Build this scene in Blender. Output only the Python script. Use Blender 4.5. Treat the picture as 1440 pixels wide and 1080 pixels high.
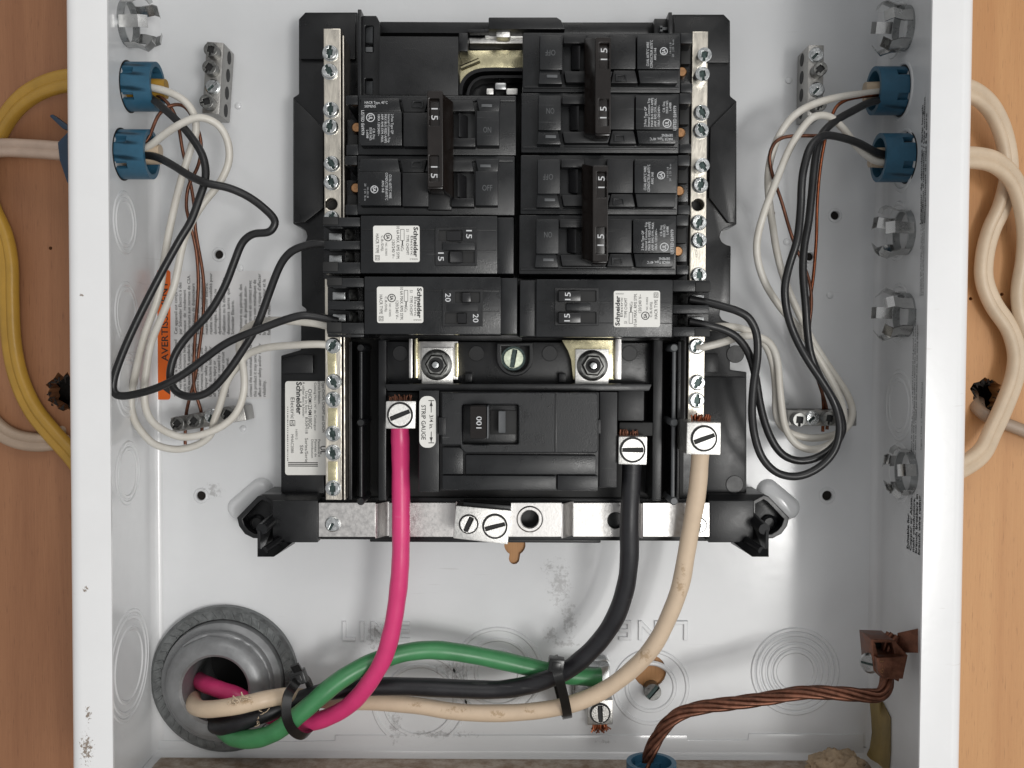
import bpy, bmesh, math, random
from mathutils import Vector, Matrix
random.seed(7)
PI = math.pi
sc = bpy.context.scene
COL = sc.collection
for o in list(bpy.data.objects):
    bpy.data.objects.remove(o)

# ------------------------------------------------------------------ camera, world, light, exposure
FPX, DIST, PITCH, ROLL = 1430.0, 0.504, math.radians(1.8), math.radians(0.265)
fw = Vector((0, math.cos(PITCH), -math.sin(PITCH)))
up0 = Vector((0, math.sin(PITCH), math.cos(PITCH)))
rt0 = Vector((1, 0, 0))
RT = rt0 * math.cos(ROLL) + up0 * math.sin(ROLL)
UP = up0 * math.cos(ROLL) - rt0 * math.sin(ROLL)
CAMLOC = Vector((-0.0024, -DIST, DIST * math.tan(PITCH)))
cd = bpy.data.cameras.new('camera')
cam = bpy.data.objects.new('camera', cd)
COL.objects.link(cam)
M = Matrix((RT, UP, -fw)).transposed().to_4x4()
M.translation = CAMLOC
cam.matrix_world = M
cd.sensor_width = 36.0
cd.lens = 36.0 * FPX / 1440.0
cd.clip_start = 0.01
cd.clip_end = 100.0
sc.camera = cam
sc.render.resolution_x, sc.render.resolution_y = 1024, 768

w = bpy.data.worlds.new('World')
sc.world = w
w.use_nodes = True
bg = w.node_tree.nodes['Background']
bg.inputs[0].default_value = (0.985, 0.99, 1.0, 1)
bg.inputs[1].default_value = 0.455

def area(name, loc, target, sx, sy, power, color):
    l = bpy.data.lights.new(name, 'AREA')
    l.shape = 'RECTANGLE'; l.size = sx; l.size_y = sy; l.energy = power; l.color = color
    o = bpy.data.objects.new(name, l); COL.objects.link(o)
    o.location = loc
    d = Vector(target) - Vector(loc)
    o.rotation_euler = d.to_track_quat('-Z', 'Z').to_euler()
    return o
area('window_light', (0.64, -2.5, -0.50), (0, 0, 0), 0.75, 0.95, 9.5, (1.0, 0.99, 0.96))
area('added_shadow_lamp', (1.15, -2.9, -0.45), (0, 0, 0), 0.5, 0.6, 22, (1.0, 0.985, 0.96))  # added lamp, no opening seen; sharpens wire shadows without glare on flat metal
area('side_window_light', (1.9, -1.9, -0.15), (0, 0, 0), 1.8, 1.4, 11, (1.0, 0.99, 0.97))
area('added_top_fill', (0.2, -2.0, 1.8), (0, 0, 0), 1.4, 0.9, 9, (1.0, 0.98, 0.95))  # added fill that brightens the upper part; no such lamp seen

sc.view_settings.view_transform = 'Standard'
sc.view_settings.look = 'None'
sc.view_settings.gamma = 1.0
sc.view_settings.exposure = 0.0

# ------------------------------------------------------------------ helpers: pixels to points
def P(px, py, d):
    """point on the plane d millimetres in front of the box's back, seen at photo pixel px,py"""
    r = fw * FPX + RT * (px - 720.0) + UP * (540.0 - py)
    t = (-d / 1000.0 - CAMLOC.y) / r.y
    return CAMLOC + r * t
def S(d):
    return FPX / (DIST * 1000.0 - d)      # pixels per millimetre at depth d
def mm(px, d):
    return px / S(d) / 1000.0             # pixels to metres at depth d

# ------------------------------------------------------------------ materials
def mat(name, col, rough=0.5, metal=0.0, var=0.0, vscale=120.0, bump=0.0, bscale=600.0, rvar=0.0, coat=0.0, spec=0.5,
        col2=None, stretch=None, sss=0.0):
    m = bpy.data.materials.new(name); m.use_nodes = True
    nt = m.node_tree; n = nt.nodes; L = nt.links
    b = n['Principled BSDF']
    b.inputs['Base Color'].default_value = (*col, 1)
    b.inputs['Roughness'].default_value = rough
    b.inputs['Metallic'].default_value = metal
    b.inputs['Specular IOR Level'].default_value = spec
    b.inputs['Coat Weight'].default_value = coat
    b.inputs['Coat Roughness'].default_value = 0.12
    if var or bump or rvar:
        tc = n.new('ShaderNodeNewGeometry'); mp = n.new('ShaderNodeMapping')
        if stretch: mp.inputs['Scale'].default_value = stretch
        L.new(tc.outputs['Position'], mp.inputs['Vector'])
    if var or rvar:
        no = n.new('ShaderNodeTexNoise'); no.inputs['Scale'].default_value = vscale
        no.inputs['Detail'].default_value = 6; no.inputs['Roughness'].default_value = 0.65
        L.new(mp.outputs[0], no.inputs['Vector'])
    if var:
        rp = n.new('ShaderNodeValToRGB')
        c2 = col2 if col2 else tuple(max(0, c * (1 - var)) for c in col)
        rp.color_ramp.elements[0].position = 0.34; rp.color_ramp.elements[1].position = 0.66
        rp.color_ramp.elements[0].color = (*c2, 1); rp.color_ramp.elements[1].color = (*col, 1)
        L.new(no.outputs['Fac'], rp.inputs['Fac']); L.new(rp.outputs[0], b.inputs['Base Color'])
    if rvar:
        mr = n.new('ShaderNodeMapRange')
        mr.inputs['From Min'].default_value = 0.3; mr.inputs['From Max'].default_value = 0.7
        mr.inputs['To Min'].default_value = max(0.03, rough - rvar); mr.inputs['To Max'].default_value = min(1, rough + rvar)
        L.new(no.outputs['Fac'], mr.inputs['Value']); L.new(mr.outputs[0], b.inputs['Roughness'])
    if bump:
        nb = n.new('ShaderNodeTexNoise'); nb.inputs['Scale'].default_value = bscale; nb.inputs['Detail'].default_value = 3
        L.new(mp.outputs[0], nb.inputs['Vector'])
        bp = n.new('ShaderNodeBump'); bp.inputs['Strength'].default_value = bump; bp.inputs['Distance'].default_value = 0.0006
        L.new(nb.outputs['Fac'], bp.inputs['Height']); L.new(bp.outputs[0], b.inputs['Normal'])
    return m

def node_chain(m):
    nt = m.node_tree
    return nt, nt.nodes, nt.links, nt.nodes['Principled BSDF']

def scratch_layer(m, col, amount=0.55, scale=(60, 60, 900), thr=0.66, mask_scale=35.0):
    """fine scuffs: thin light lines broken up by a mask"""
    nt, n, L, b = node_chain(m)
    g = n.new('ShaderNodeNewGeometry')
    tot = None
    for rot, sc_ in ((0.35, scale), (1.2, scale)):
        mp = n.new('ShaderNodeMapping'); mp.inputs['Scale'].default_value = sc_; mp.inputs['Rotation'].default_value = (0, rot, 0)
        L.new(g.outputs['Position'], mp.inputs['Vector'])
        no = n.new('ShaderNodeTexNoise'); no.inputs['Scale'].default_value = 1.0; no.inputs['Detail'].default_value = 2
        L.new(mp.outputs[0], no.inputs['Vector'])
        r = n.new('ShaderNodeMapRange'); r.inputs['From Min'].default_value = thr; r.inputs['From Max'].default_value = thr + 0.03
        L.new(no.outputs['Fac'], r.inputs['Value'])
        if tot is None: tot = r.outputs[0]
        else:
            a = n.new('ShaderNodeMath'); a.operation = 'MAXIMUM'; L.new(tot, a.inputs[0]); L.new(r.outputs[0], a.inputs[1]); tot = a.outputs[0]
    mk_ = n.new('ShaderNodeTexNoise'); mk_.inputs['Scale'].default_value = mask_scale
    L.new(g.outputs['Position'], mk_.inputs['Vector'])
    r2 = n.new('ShaderNodeMapRange'); r2.inputs['From Min'].default_value = 0.5; r2.inputs['From Max'].default_value = 0.7
    r2.inputs['To Max'].default_value = amount
    L.new(mk_.outputs['Fac'], r2.inputs['Value'])
    a = n.new('ShaderNodeMath'); a.operation = 'MULTIPLY'; L.new(tot, a.inputs[0]); L.new(r2.outputs[0], a.inputs[1])
    mx = n.new('ShaderNodeMix'); mx.data_type = 'RGBA'
    src = b.inputs['Base Color'].links[0].from_socket if b.inputs['Base Color'].links else None
    if src: L.new(src, mx.inputs['A'])
    else: mx.inputs['A'].default_value = b.inputs['Base Color'].default_value
    mx.inputs['B'].default_value = (*col, 1)
    L.new(a.outputs[0], mx.inputs['Factor']); L.new(mx.outputs['Result'], b.inputs['Base Color'])

def spot_layer(m, spots, col, nscale=900.0, thr=0.53, soft=0.04, amount=0.9):
    """dirt with a shape of its own round given spots (x, z, radius in metres)"""
    nt, n, L, b = node_chain(m)
    g = n.new('ShaderNodeNewGeometry')
    tot = None
    for (c, rx, rz) in spots:
        mp = n.new('ShaderNodeVectorMath'); mp.operation = 'SUBTRACT'
        L.new(g.outputs['Position'], mp.inputs[0]); mp.inputs[1].default_value = c
        sv = n.new('ShaderNodeVectorMath'); sv.operation = 'DIVIDE'; L.new(mp.outputs[0], sv.inputs[0]); sv.inputs[1].default_value = (rx, max(rx, rz), rz)
        ln = n.new('ShaderNodeVectorMath'); ln.operation = 'LENGTH'; L.new(sv.outputs[0], ln.inputs[0])
        r = n.new('ShaderNodeMapRange'); r.inputs['From Min'].default_value = 1.0; r.inputs['From Max'].default_value = 0.0
        L.new(ln.outputs['Value'], r.inputs['Value'])
        if tot is None: tot = r.outputs[0]
        else:
            a = n.new('ShaderNodeMath'); a.operation = 'MAXIMUM'; L.new(tot, a.inputs[0]); L.new(r.outputs[0], a.inputs[1]); tot = a.outputs[0]
    no = n.new('ShaderNodeTexNoise'); no.inputs['Scale'].default_value = nscale; no.inputs['Detail'].default_value = 7; no.inputs['Roughness'].default_value = 0.75
    L.new(g.outputs['Position'], no.inputs['Vector'])
    a = n.new('ShaderNodeMath'); a.operation = 'MULTIPLY_ADD'; L.new(tot, a.inputs[0]); a.inputs[1].default_value = 0.22; L.new(no.outputs['Fac'], a.inputs[2])
    r = n.new('ShaderNodeMapRange'); r.inputs['From Min'].default_value = thr + 0.1; r.inputs['From Max'].default_value = thr + 0.1 + soft
    L.new(a.outputs[0], r.inputs['Value'])
    st = n.new('ShaderNodeMath'); st.operation = 'GREATER_THAN'; L.new(tot, st.inputs[0]); st.inputs[1].default_value = 0.001
    q = n.new('ShaderNodeMath'); q.operation = 'MULTIPLY'; L.new(r.outputs[0], q.inputs[0]); L.new(st.outputs[0], q.inputs[1])
    q2 = n.new('ShaderNodeMath'); q2.operation = 'MULTIPLY'; L.new(q.outputs[0], q2.inputs[0]); q2.inputs[1].default_value = amount
    mx = n.new('ShaderNodeMix'); mx.data_type = 'RGBA'
    src = b.inputs['Base Color'].links[0].from_socket if b.inputs['Base Color'].links else None
    if src: L.new(src, mx.inputs['A'])
    else: mx.inputs['A'].default_value = b.inputs['Base Color'].default_value
    mx.inputs['B'].default_value = (*col, 1)
    L.new(q2.outputs[0], mx.inputs['Factor']); L.new(mx.outputs['Result'], b.inputs['Base Color'])

MT = {}
MT['paint'] = mat('white_paint', (0.76, 0.77, 0.78), 0.16, 0, var=0.05, vscale=18, bump=0.06, bscale=150, rvar=0.05, spec=0.5)
MT['flange'] = mat('white_paint_worn', (0.80, 0.80, 0.80), 0.22, 0, var=0.03, vscale=40, bump=0.05, bscale=300)
MT['wallpaint'] = mat('white_paint_side', (0.74, 0.745, 0.75), 0.2, 0, var=0.06, vscale=25, bump=0.05, bscale=180)
MT['base'] = mat('black_base_plastic', (0.0095, 0.010, 0.0112), 0.34, 0, var=0.4, vscale=60, bump=0.08, bscale=1800, rvar=0.1, spec=0.42)
MT['breaker'] = mat('breaker_plastic', (0.0115, 0.0125, 0.014), 0.31, 0, var=0.35, vscale=55, bump=0.10, bscale=2200, rvar=0.12, spec=0.42)
MT['breakerb'] = mat('breaker_plastic_dull', (0.0095, 0.010, 0.0112), 0.38, 0, var=0.4, vscale=70, bump=0.12, bscale=2000, rvar=0.12, spec=0.42)
MT['tie'] = mat('glossy_brown_plastic', (0.013, 0.0095, 0.008), 0.22, 0, var=0.3, vscale=80, rvar=0.06)
MT['toggle'] = mat('toggle_plastic', (0.014, 0.014, 0.015), 0.25)
MT['void'] = mat('dark_recess', (0.006, 0.006, 0.006), 0.6)  # near-black: shade of slots, gaps and holes put into colour; also black tips
MT['zinc'] = mat('zinc_plated_steel', (0.70, 0.72, 0.72), 0.22, 1, var=0.35, vscale=500, rvar=0.1, bump=0.1, bscale=2500)
MT['zincdark'] = mat('dark_teal_zinc', (0.07, 0.10, 0.095), 0.4, 0.8, var=0.6, vscale=900, rvar=0.1)  # darker teal metal for screw recess floors and slots
MT['alu'] = mat('tin_plated_aluminium', (0.80, 0.79, 0.76), 0.38, 1, var=0.18, vscale=700, rvar=0.12, bump=0.25, bscale=2600)
MT['bar'] = mat('tin_plated_bar', (0.76, 0.71, 0.62), 0.34, 1, var=0.18, vscale=400, rvar=0.1, bump=0.15, bscale=1800, stretch=(1, 1, 0.25))
MT['gold'] = mat('yellow_chromate_steel', (0.78, 0.71, 0.46), 0.25, 1, var=0.16, vscale=300, rvar=0.08, bump=0.06, bscale=1500)
MT['strap'] = mat('plated_strap', (0.60, 0.585, 0.57), 0.36, 1, var=0.12, vscale=420, rvar=0.1, bump=0.05, bscale=900)
MT['gbar'] = mat('dull_aluminium', (0.42, 0.41, 0.39), 0.36, 1, var=0.25, vscale=350, rvar=0.1, bump=0.15, bscale=1500)
MT['dullscrew'] = mat('dull_screw_steel', (0.26, 0.26, 0.25), 0.36, 1, var=0.5, vscale=600, rvar=0.12)
MT['galv'] = mat('galvanised_steel', (0.46, 0.47, 0.47), 0.3, 1, var=0.3, vscale=180, rvar=0.1, bump=0.06, bscale=500)
MT['tab'] = mat('spring_steel', (0.62, 0.62, 0.61), 0.22, 1, var=0.25, vscale=150, rvar=0.1)
MT['lock'] = mat('grey_cast_metal', (0.21, 0.22, 0.22), 0.42, 0.6, var=0.4, vscale=160, rvar=0.15, bump=0.5, bscale=500)
MT['bush'] = mat('grey_bushing', (0.28, 0.285, 0.29), 0.40, 0.35, var=0.25, vscale=90, rvar=0.1, bump=0.25, bscale=260)
MT['copper'] = mat('copper', (0.36, 0.12, 0.06), 0.4, 1, var=0.6, vscale=500, rvar=0.1)
MT['copperox'] = mat('brown_copper', (0.25, 0.108, 0.068), 0.42, 0.8, var=0.6, vscale=260, rvar=0.12)
MT['brass'] = mat('brass', (0.55, 0.30, 0.15), 0.3, 1, var=0.4, vscale=700)
MT['blue'] = mat('blue_plastic', (0.034, 0.125, 0.205), 0.42, 0, var=0.2, vscale=120, bump=0.06, bscale=1500)
MT['navy'] = mat('navy_plastic', (0.012, 0.030, 0.058), 0.45, 0, var=0.2, vscale=120)
MT['wwhite'] = mat('white_insulation', (0.68, 0.655, 0.60), 0.38, 0, var=0.07, vscale=90, col2=(0.60, 0.565, 0.50), bump=0.05, bscale=700)
MT['wblack'] = mat('black_insulation', (0.017, 0.017, 0.018), 0.36, 0, var=0.3, vscale=130, rvar=0.08, bump=0.06, bscale=900)
MT['pink'] = mat('pink_insulation', (0.74, 0.05, 0.20), 0.36, 0, var=0.12, vscale=60, bump=0.06, bscale=500, rvar=0.06)
MT['green'] = mat('green_insulation', (0.066, 0.27, 0.105), 0.36, 0, var=0.25, vscale=50, bump=0.06, bscale=500, rvar=0.06)
MT['bblack'] = mat('black_conductor', (0.016, 0.016, 0.019), 0.42, 0, var=0.3, vscale=90, bump=0.08, bscale=500, rvar=0.08)
MT['cream'] = mat('cream_insulation', (0.72, 0.565, 0.41), 0.42, 0, var=0.1, vscale=70, bump=0.08, bscale=450, rvar=0.06)
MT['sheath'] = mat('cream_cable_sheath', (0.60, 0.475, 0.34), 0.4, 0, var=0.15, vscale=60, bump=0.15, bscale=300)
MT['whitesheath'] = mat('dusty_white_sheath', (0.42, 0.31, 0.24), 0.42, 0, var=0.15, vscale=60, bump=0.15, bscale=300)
MT['dullshadesheath'] = mat('dull_sheath_with_shade', (0.34, 0.25, 0.18), 0.45, 0, var=0.2, vscale=60, bump=0.15, bscale=300)  # shade put into the colour of one cable; the other is simply dull
MT['yellow'] = mat('yellow_cable_sheath', (0.40, 0.225, 0.03), 0.38, 0, var=0.2, vscale=50, bump=0.15, bscale=300)
MT['label'] = mat('white_label', (0.80, 0.79, 0.75), 0.5, 0, var=0.05, vscale=300)
MT['clearlabel'] = mat('grey_label', (0.72, 0.715, 0.715), 0.28, 0, var=0.04, vscale=100)
MT['orange'] = mat('orange_label', (0.78, 0.14, 0.012), 0.38, 0, var=0.06, vscale=100)
MT['ink'] = mat('black_ink', (0.02, 0.02, 0.02), 0.55)
MT['greyink'] = mat('grey_ink', (0.10, 0.10, 0.10), 0.55)
MT['whiteink'] = mat('white_ink', (0.62, 0.63, 0.64), 0.6)
MT['paleink'] = mat('faint_white_ink', (0.36, 0.37, 0.38), 0.6)
MT['greyplastic'] = mat('grey_rod_plastic', (0.10, 0.105, 0.11), 0.4, 0, var=0.2, vscale=200)
MT['tieplastic'] = mat('cable_tie_nylon', (0.008, 0.008, 0.008), 0.25)
MT['tape'] = mat('old_yellow_tape', (0.46, 0.33, 0.12), 0.45, 0, var=0.3, vscale=60, bump=0.1, bscale=300)
MT['putty'] = mat('tan_putty', (0.50, 0.37, 0.24), 0.7, 0, var=0.35, vscale=160, bump=0.8, bscale=350)
MT['dirt'] = mat('dusty_paint', (0.46, 0.40, 0.34), 0.8, 0, var=0.7, vscale=160, col2=(0.22, 0.155, 0.105), bump=0.6, bscale=700)
MT['groove'] = mat('grey_groove', (0.45, 0.45, 0.46), 0.4)
MT['char_and_shade'] = mat('charred_wood_and_hole_shade', (0.012, 0.009, 0.007), 0.9, bump=0.6, bscale=900)  # charred splinters; also the near-black that stands in for shade behind holes

def wood(name, lo, hi):
    m = bpy.data.materials.new(name); m.use_nodes = True
    nt, n, L, b = node_chain(m)
    g = n.new('ShaderNodeNewGeometry')
    mp = n.new('ShaderNodeMapping'); mp.inputs['Scale'].default_value = (26, 1, 1.5)
    L.new(g.outputs['Position'], mp.inputs['Vector'])
    n1 = n.new('ShaderNodeTexNoise'); n1.inputs['Scale'].default_value = 2.4; n1.inputs['Detail'].default_value = 7; n1.inputs['Distortion'].default_value = 0.8
    L.new(mp.outputs[0], n1.inputs['Vector'])
    mp2 = n.new('ShaderNodeMapping'); mp2.inputs['Scale'].default_value = (700, 1, 26)
    L.new(g.outputs['Position'], mp2.inputs['Vector'])
    n2 = n.new('ShaderNodeTexNoise'); n2.inputs['Scale'].default_value = 2.0; n2.inputs['Detail'].default_value = 5
    L.new(mp2.outputs[0], n2.inputs['Vector'])
    mix = n.new('ShaderNodeMath'); mix.operation = 'MULTIPLY_ADD'; mix.inputs[1].default_value = 0.35
    L.new(n2.outputs['Fac'], mix.inputs[0]); L.new(n1.outputs['Fac'], mix.inputs[2])
    r = n.new('ShaderNodeValToRGB')
    r.color_ramp.elements[0].position = 0.42; r.color_ramp.elements[0].color = (*lo, 1)
    r.color_ramp.elements[1].position = 0.92; r.color_ramp.elements[1].color = (*hi, 1)
    L.new(mix.outputs[0], r.inputs['Fac']); L.new(r.outputs[0], b.inputs['Base Color'])
    b.inputs['Roughness'].default_value = 0.55
    mp3 = n.new('ShaderNodeMapping'); mp3.inputs['Scale'].default_value = (1500, 1, 110)
    L.new(g.outputs['Position'], mp3.inputs['Vector'])
    n3 = n.new('ShaderNodeTexNoise'); n3.inputs['Scale'].default_value = 1.0; n3.inputs['Detail'].default_value = 3
    L.new(mp3.outputs[0], n3.inputs['Vector'])
    r3 = n.new('ShaderNodeMapRange'); r3.inputs['From Min'].default_value = 0.60; r3.inputs['From Max'].default_value = 0.72; r3.inputs['To Max'].default_value = 0.42
    L.new(n3.outputs['Fac'], r3.inputs['Value'])
    mx = n.new('ShaderNodeMix'); mx.data_type = 'RGBA'; mx.inputs['B'].default_value = (lo[0] * 0.45, lo[1] * 0.4, lo[2] * 0.4, 1)
    L.new(r.outputs[0], mx.inputs['A']); L.new(r3.outputs[0], mx.inputs['Factor']); L.new(mx.outputs['Result'], b.inputs['Base Color'])
    bp = n.new('ShaderNodeBump'); bp.inputs['Strength'].default_value = 0.15; bp.inputs['Distance'].default_value = 0.0005
    L.new(n2.outputs['Fac'], bp.inputs['Height']); L.new(bp.outputs[0], b.inputs['Normal'])
    return m
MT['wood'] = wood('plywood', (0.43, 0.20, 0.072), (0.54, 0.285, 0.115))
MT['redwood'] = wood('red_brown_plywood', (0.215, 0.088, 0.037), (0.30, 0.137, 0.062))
scratch_layer(MT['breaker'], (0.16, 0.16, 0.16), 0.5, (50, 50, 1400), 0.70)
scratch_layer(MT['breakerb'], (0.14, 0.14, 0.14), 0.4, (50, 50, 1400), 0.70)

# ------------------------------------------------------------------ geometry collector
class G:
    def __init__(s): s.v = []; s.f = []; s.m = []
    def add(s, v, f, mi=0):
        o = len(s.v); s.v += [Vector(q) for q in v]
        for a in f: s.f.append([i + o for i in a]); s.m.append(mi)
        return s
    def bm(s, b, mi=0):
        b.verts.index_update()
        return s.add([q.co.copy() for q in b.verts], [[q.index for q in f.verts] for f in b.faces], mi)
    def tf(s, M):
        s.v = [M @ q for q in s.v]; return s
    def join(s, o, mi=None):
        k = len(s.v); s.v += o.v
        for a, m_ in zip(o.f, o.m): s.f.append([i + k for i in a]); s.m.append(m_ if mi is None else mi)
        return s

def loft_prism(top, bot, bev=0.0, seg=2, mi=0, g=None):
    """closed solid between two matching loops of points (top faces the viewer)"""
    g = g or G()
    b = bmesh.new()
    t = [b.verts.new(q) for q in top]; u = [b.verts.new(q) for q in bot]
    n = len(t)
    b.faces.new(t); b.faces.new(list(reversed(u)))
    for i in range(n):
        j = (i + 1) % n
        b.faces.new([t[j], t[i], u[i], u[j]])
    bmesh.ops.recalc_face_normals(b, faces=b.faces)
    if bev:
        bmesh.ops.bevel(b, geom=list(b.edges), offset=bev, segments=seg, profile=0.6, affect='EDGES', clamp_overlap=True)
    g.bm(b, mi); b.free()
    return g

def wbox(x0, x1, d0, d1, z0, z1, bev=0.0003, g=None, mi=0):
    """box in millimetres: x, depth in front of the back panel, z"""
    k = 0.001
    top = [Vector((x * k, -d1 * k, z * k)) for x, z in ((x0, z0), (x1, z0), (x1, z1), (x0, z1))]
    bot = [Vector((q.x, -d0 * k, q.z)) for q in top]
    return loft_prism(top, bot, bev, 2, mi, g)

def pbox(px0, py0, px1, py1, df, db, bev=0.0003, g=None, mi=0):
    xm, ym = (px0 + px1) / 2, (py0 + py1) / 2
    x0, x1 = P(px0, ym, df).x * 1e3, P(px1, ym, df).x * 1e3
    z0, z1 = P(xm, py1, df).z * 1e3, P(xm, py0, df).z * 1e3
    return wbox(x0, x1, db, df, z0, z1, bev, g, mi)

def prism(pts, df, db, bev=0.0003, g=None, mi=0, grow=1.0):
    top = [P(x, y, df) for x, y in pts]
    c = sum(top, Vector()) / len(top)
    bot = []
    for q in top:
        e = c + (q - c) * grow; bot.append(Vector((e.x, -db / 1000, e.z)))
    return loft_prism(top, bot, bev, 2, mi, g)

def wedge(pts, dfs, db, bev=0.0003, g=None, mi=0):
    """prism whose front corners have their own depths"""
    top = [P(x, y, d) for (x, y), d in zip(pts, dfs)]
    bot = [Vector((q.x, -db / 1000, q.z)) for q in top]
    return loft_prism(top, bot, bev, 2, mi, g)

def plate(loops, df, db, bev=0.0, g=None, mi=0):
    """flat plate with holes; loops of world (x, z) in metres"""
    g = g or G()
    c = bpy.data.curves.new('tmp', 'CURVE'); c.dimensions = '2D'; c.fill_mode = 'BOTH'
    th = (df - db) / 1000.0
    c.extrude = th / 2 - bev; c.bevel_depth = bev; c.offset = -bev; c.bevel_resolution = 1
    for lp in loops:
        s = c.splines.new('POLY'); s.points.add(len(lp) - 1)
        for p, q in zip(s.points, lp): p.co = (q[0], q[1], 0, 1)
        s.use_cyclic_u = True
    o = bpy.data.objects.new('tmp', c)
    me = bpy.data.meshes.new_from_object(o)
    md = (df + db) / 2000.0
    g.add([(v.co.x, -(v.co.z + md), v.co.y) for v in me.vertices], [list(p.vertices) for p in me.polygons], mi)
    bpy.data.objects.remove(o); bpy.data.curves.remove(c); bpy.data.meshes.remove(me)
    return g

def xz(pts, d):
    return [(P(x, y, d).x, P(x, y, d).z) for x, y in pts]
def circ(cx, cz, r, n=24, ph=0.0):
    return [(cx + r * math.cos(2 * PI * i / n + ph), cz + r * math.sin(2 * PI * i / n + ph)) for i in range(n)]
def rrect(x0, y0, x1, y1, r, n=4):
    o = []
    for cx, cy, a0 in ((x1 - r, y1 - r, 0), (x0 + r, y1 - r, 90), (x0 + r, y0 + r, 180), (x1 - r, y0 + r, 270)):
        for i in range(n + 1):
            a = math.radians(a0 + 90 * i / n); o.append((cx + r * math.cos(a), cy + r * math.sin(a)))
    return o

def lathe(prof, c, axis=(0, -1, 0), n=28, g=None, mi=0, caps=True, ph=0.0):
    """profile of (radius, height) in metres along axis"""
    g = g or G()
    ax = Vector(axis).normalized()
    a = ax.orthogonal().normalized(); b_ = ax.cross(a)
    c = Vector(c); v = []; f = []
    for r, h in prof:
        for i in range(n):
            t = 2 * PI * i / n + ph
            v.append(c + ax * h + (a * math.cos(t) + b_ * math.sin(t)) * r)
    for k in range(len(prof) - 1):
        for i in range(n):
            j = (i + 1) % n
            f.append([k * n + i, k * n + j, (k + 1) * n + j, (k + 1) * n + i])
    if caps:
        f.append([i for i in reversed(range(n))]); f.append([(len(prof) - 1) * n + i for i in range(n)])
    return g.add(v, f, mi)

def spline(pts, per=6):
    """centripetal-like catmull-rom through points"""
    p = [Vector(q) for q in pts]
    p = [p[0] * 2 - p[1]] + p + [p[-1] * 2 - p[-2]]
    o = []
    for i in range(1, len(p) - 2):
        p0, p1, p2, p3 = p[i - 1:i + 3]
        l1, l0, l2 = (p2 - p1).length, (p1 - p0).length, (p3 - p2).length
        m1 = (p2 - p0) / (l0 + l1) * l1 if l0 + l1 else Vector()
        m2 = (p3 - p1) / (l1 + l2) * l1 if l1 + l2 else Vector()
        for k in range(per):
            t = k / per; t2 = t * t; t3 = t2 * t
            o.append(p1 * (2 * t3 - 3 * t2 + 1) + m1 * (t3 - 2 * t2 + t) + p2 * (-2 * t3 + 3 * t2) + m2 * (t3 - t2))
    o.append(p[-2].copy())
    return o

def sweep(path, sect, g=None, mi=0, ref=Vector((0, -1, 0)), caps=True, twist=0.0, taper=None):
    """sweep a cross-section [(side, toward)] along a path; frame kept by parallel transport"""
    g = g or G()
    n = len(path); k = len(sect); v = []; f = []
    T0 = (path[1] - path[0]).normalized()
    nrm = (ref - T0 * ref.dot(T0))
    if nrm.length < 0.2: nrm = T0.orthogonal()
    nrm.normalize()
    for i in range(n):
        T = (path[min(i + 1, n - 1)] - path[max(i - 1, 0)])
        T = T.normalized() if T.length else T0
        nrm = (nrm - T * nrm.dot(T)).normalized()
        sd = T.cross(nrm)
        a = twist * i
        N2 = nrm * math.cos(a) + sd * math.sin(a); S2 = sd * math.cos(a) - nrm * math.sin(a)
        q = taper(i / (n - 1)) if taper else 1.0
        for s_, t_ in sect: v.append(path[i] + S2 * (s_ * q) + N2 * (t_ * q))
        T0 = T
    for i in range(n - 1):
        for j in range(k):
            e = (j + 1) % k
            f.append([i * k + j, i * k + e, (i + 1) * k + e, (i + 1) * k + j])
    if caps:
        f.append(list(reversed(range(k)))); f.append([(n - 1) * k + j for j in range(k)])
    return g.add(v, f, mi)
def csect(r, n=12, ry=None):
    ry = ry or r
    return [(r * math.cos(2 * PI * i / n), ry * math.sin(2 * PI * i / n)) for i in range(n)]

def smooth_path(pts, per=6, it=2):
    q = spline(pts, per)
    for _ in range(it):
        q = [q[0]] + [(q[i - 1] + q[i] * 2 + q[i + 1]) / 4 for i in range(1, len(q) - 1)] + [q[-1]]
    return q
def pixpath(pts):
    return [P(*q) for q in pts]

# ------------------------------------------------------------------ objects
W = {}
def tag(o, label, cat, group=None, kind=None):
    if label: o['label'] = label
    if cat: o['category'] = cat
    if group: o['group'] = group
    if kind: o['kind'] = kind
    return o
def thing(name, loc, label, cat, group=None):
    o = bpy.data.objects.new(name, None); COL.objects.link(o)
    o.location = loc; o.empty_display_size = 0.01
    W[o.name] = Matrix.Translation(Vector(loc))
    return tag(o, label, cat, group)
def mk(name, g, mats, parent=None, sharp=35, label=None):
    if not isinstance(mats, (list, tuple)): mats = [mats]
    lo = Vector([min(q[i] for q in g.v) for i in range(3)]); hi = Vector([max(q[i] for q in g.v) for i in range(3)])
    c = (lo + hi) / 2
    me = bpy.data.meshes.new(name)
    me.from_pydata([q - c for q in g.v], [], g.f)
    for m_ in mats: me.materials.append(MT[m_])
    me.polygons.foreach_set('material_index', g.m)
    me.validate()
    me.shade_smooth(); me.set_sharp_from_angle(angle=math.radians(sharp))
    o = bpy.data.objects.new(name, me); COL.objects.link(o)
    o.location = c
    W[o.name] = Matrix.Translation(c)
    if parent:
        o.parent = parent; o.matrix_parent_inverse = W[parent.name].inverted()
    if label: o['label'] = label
    return o
def inst(name, me, loc, parent, rot=0.0):
    """a copy sharing mesh data, turned about the viewing axis"""
    o = bpy.data.objects.new(name, me); COL.objects.link(o)
    o.location = loc; o.rotation_euler = (0, rot, 0)
    W[o.name] = Matrix.Translation(Vector(loc)) @ Matrix.Rotation(rot, 4, 'Y')
    if parent: o.parent = parent; o.matrix_parent_inverse = W[parent.name].inverted()
    return o
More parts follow.
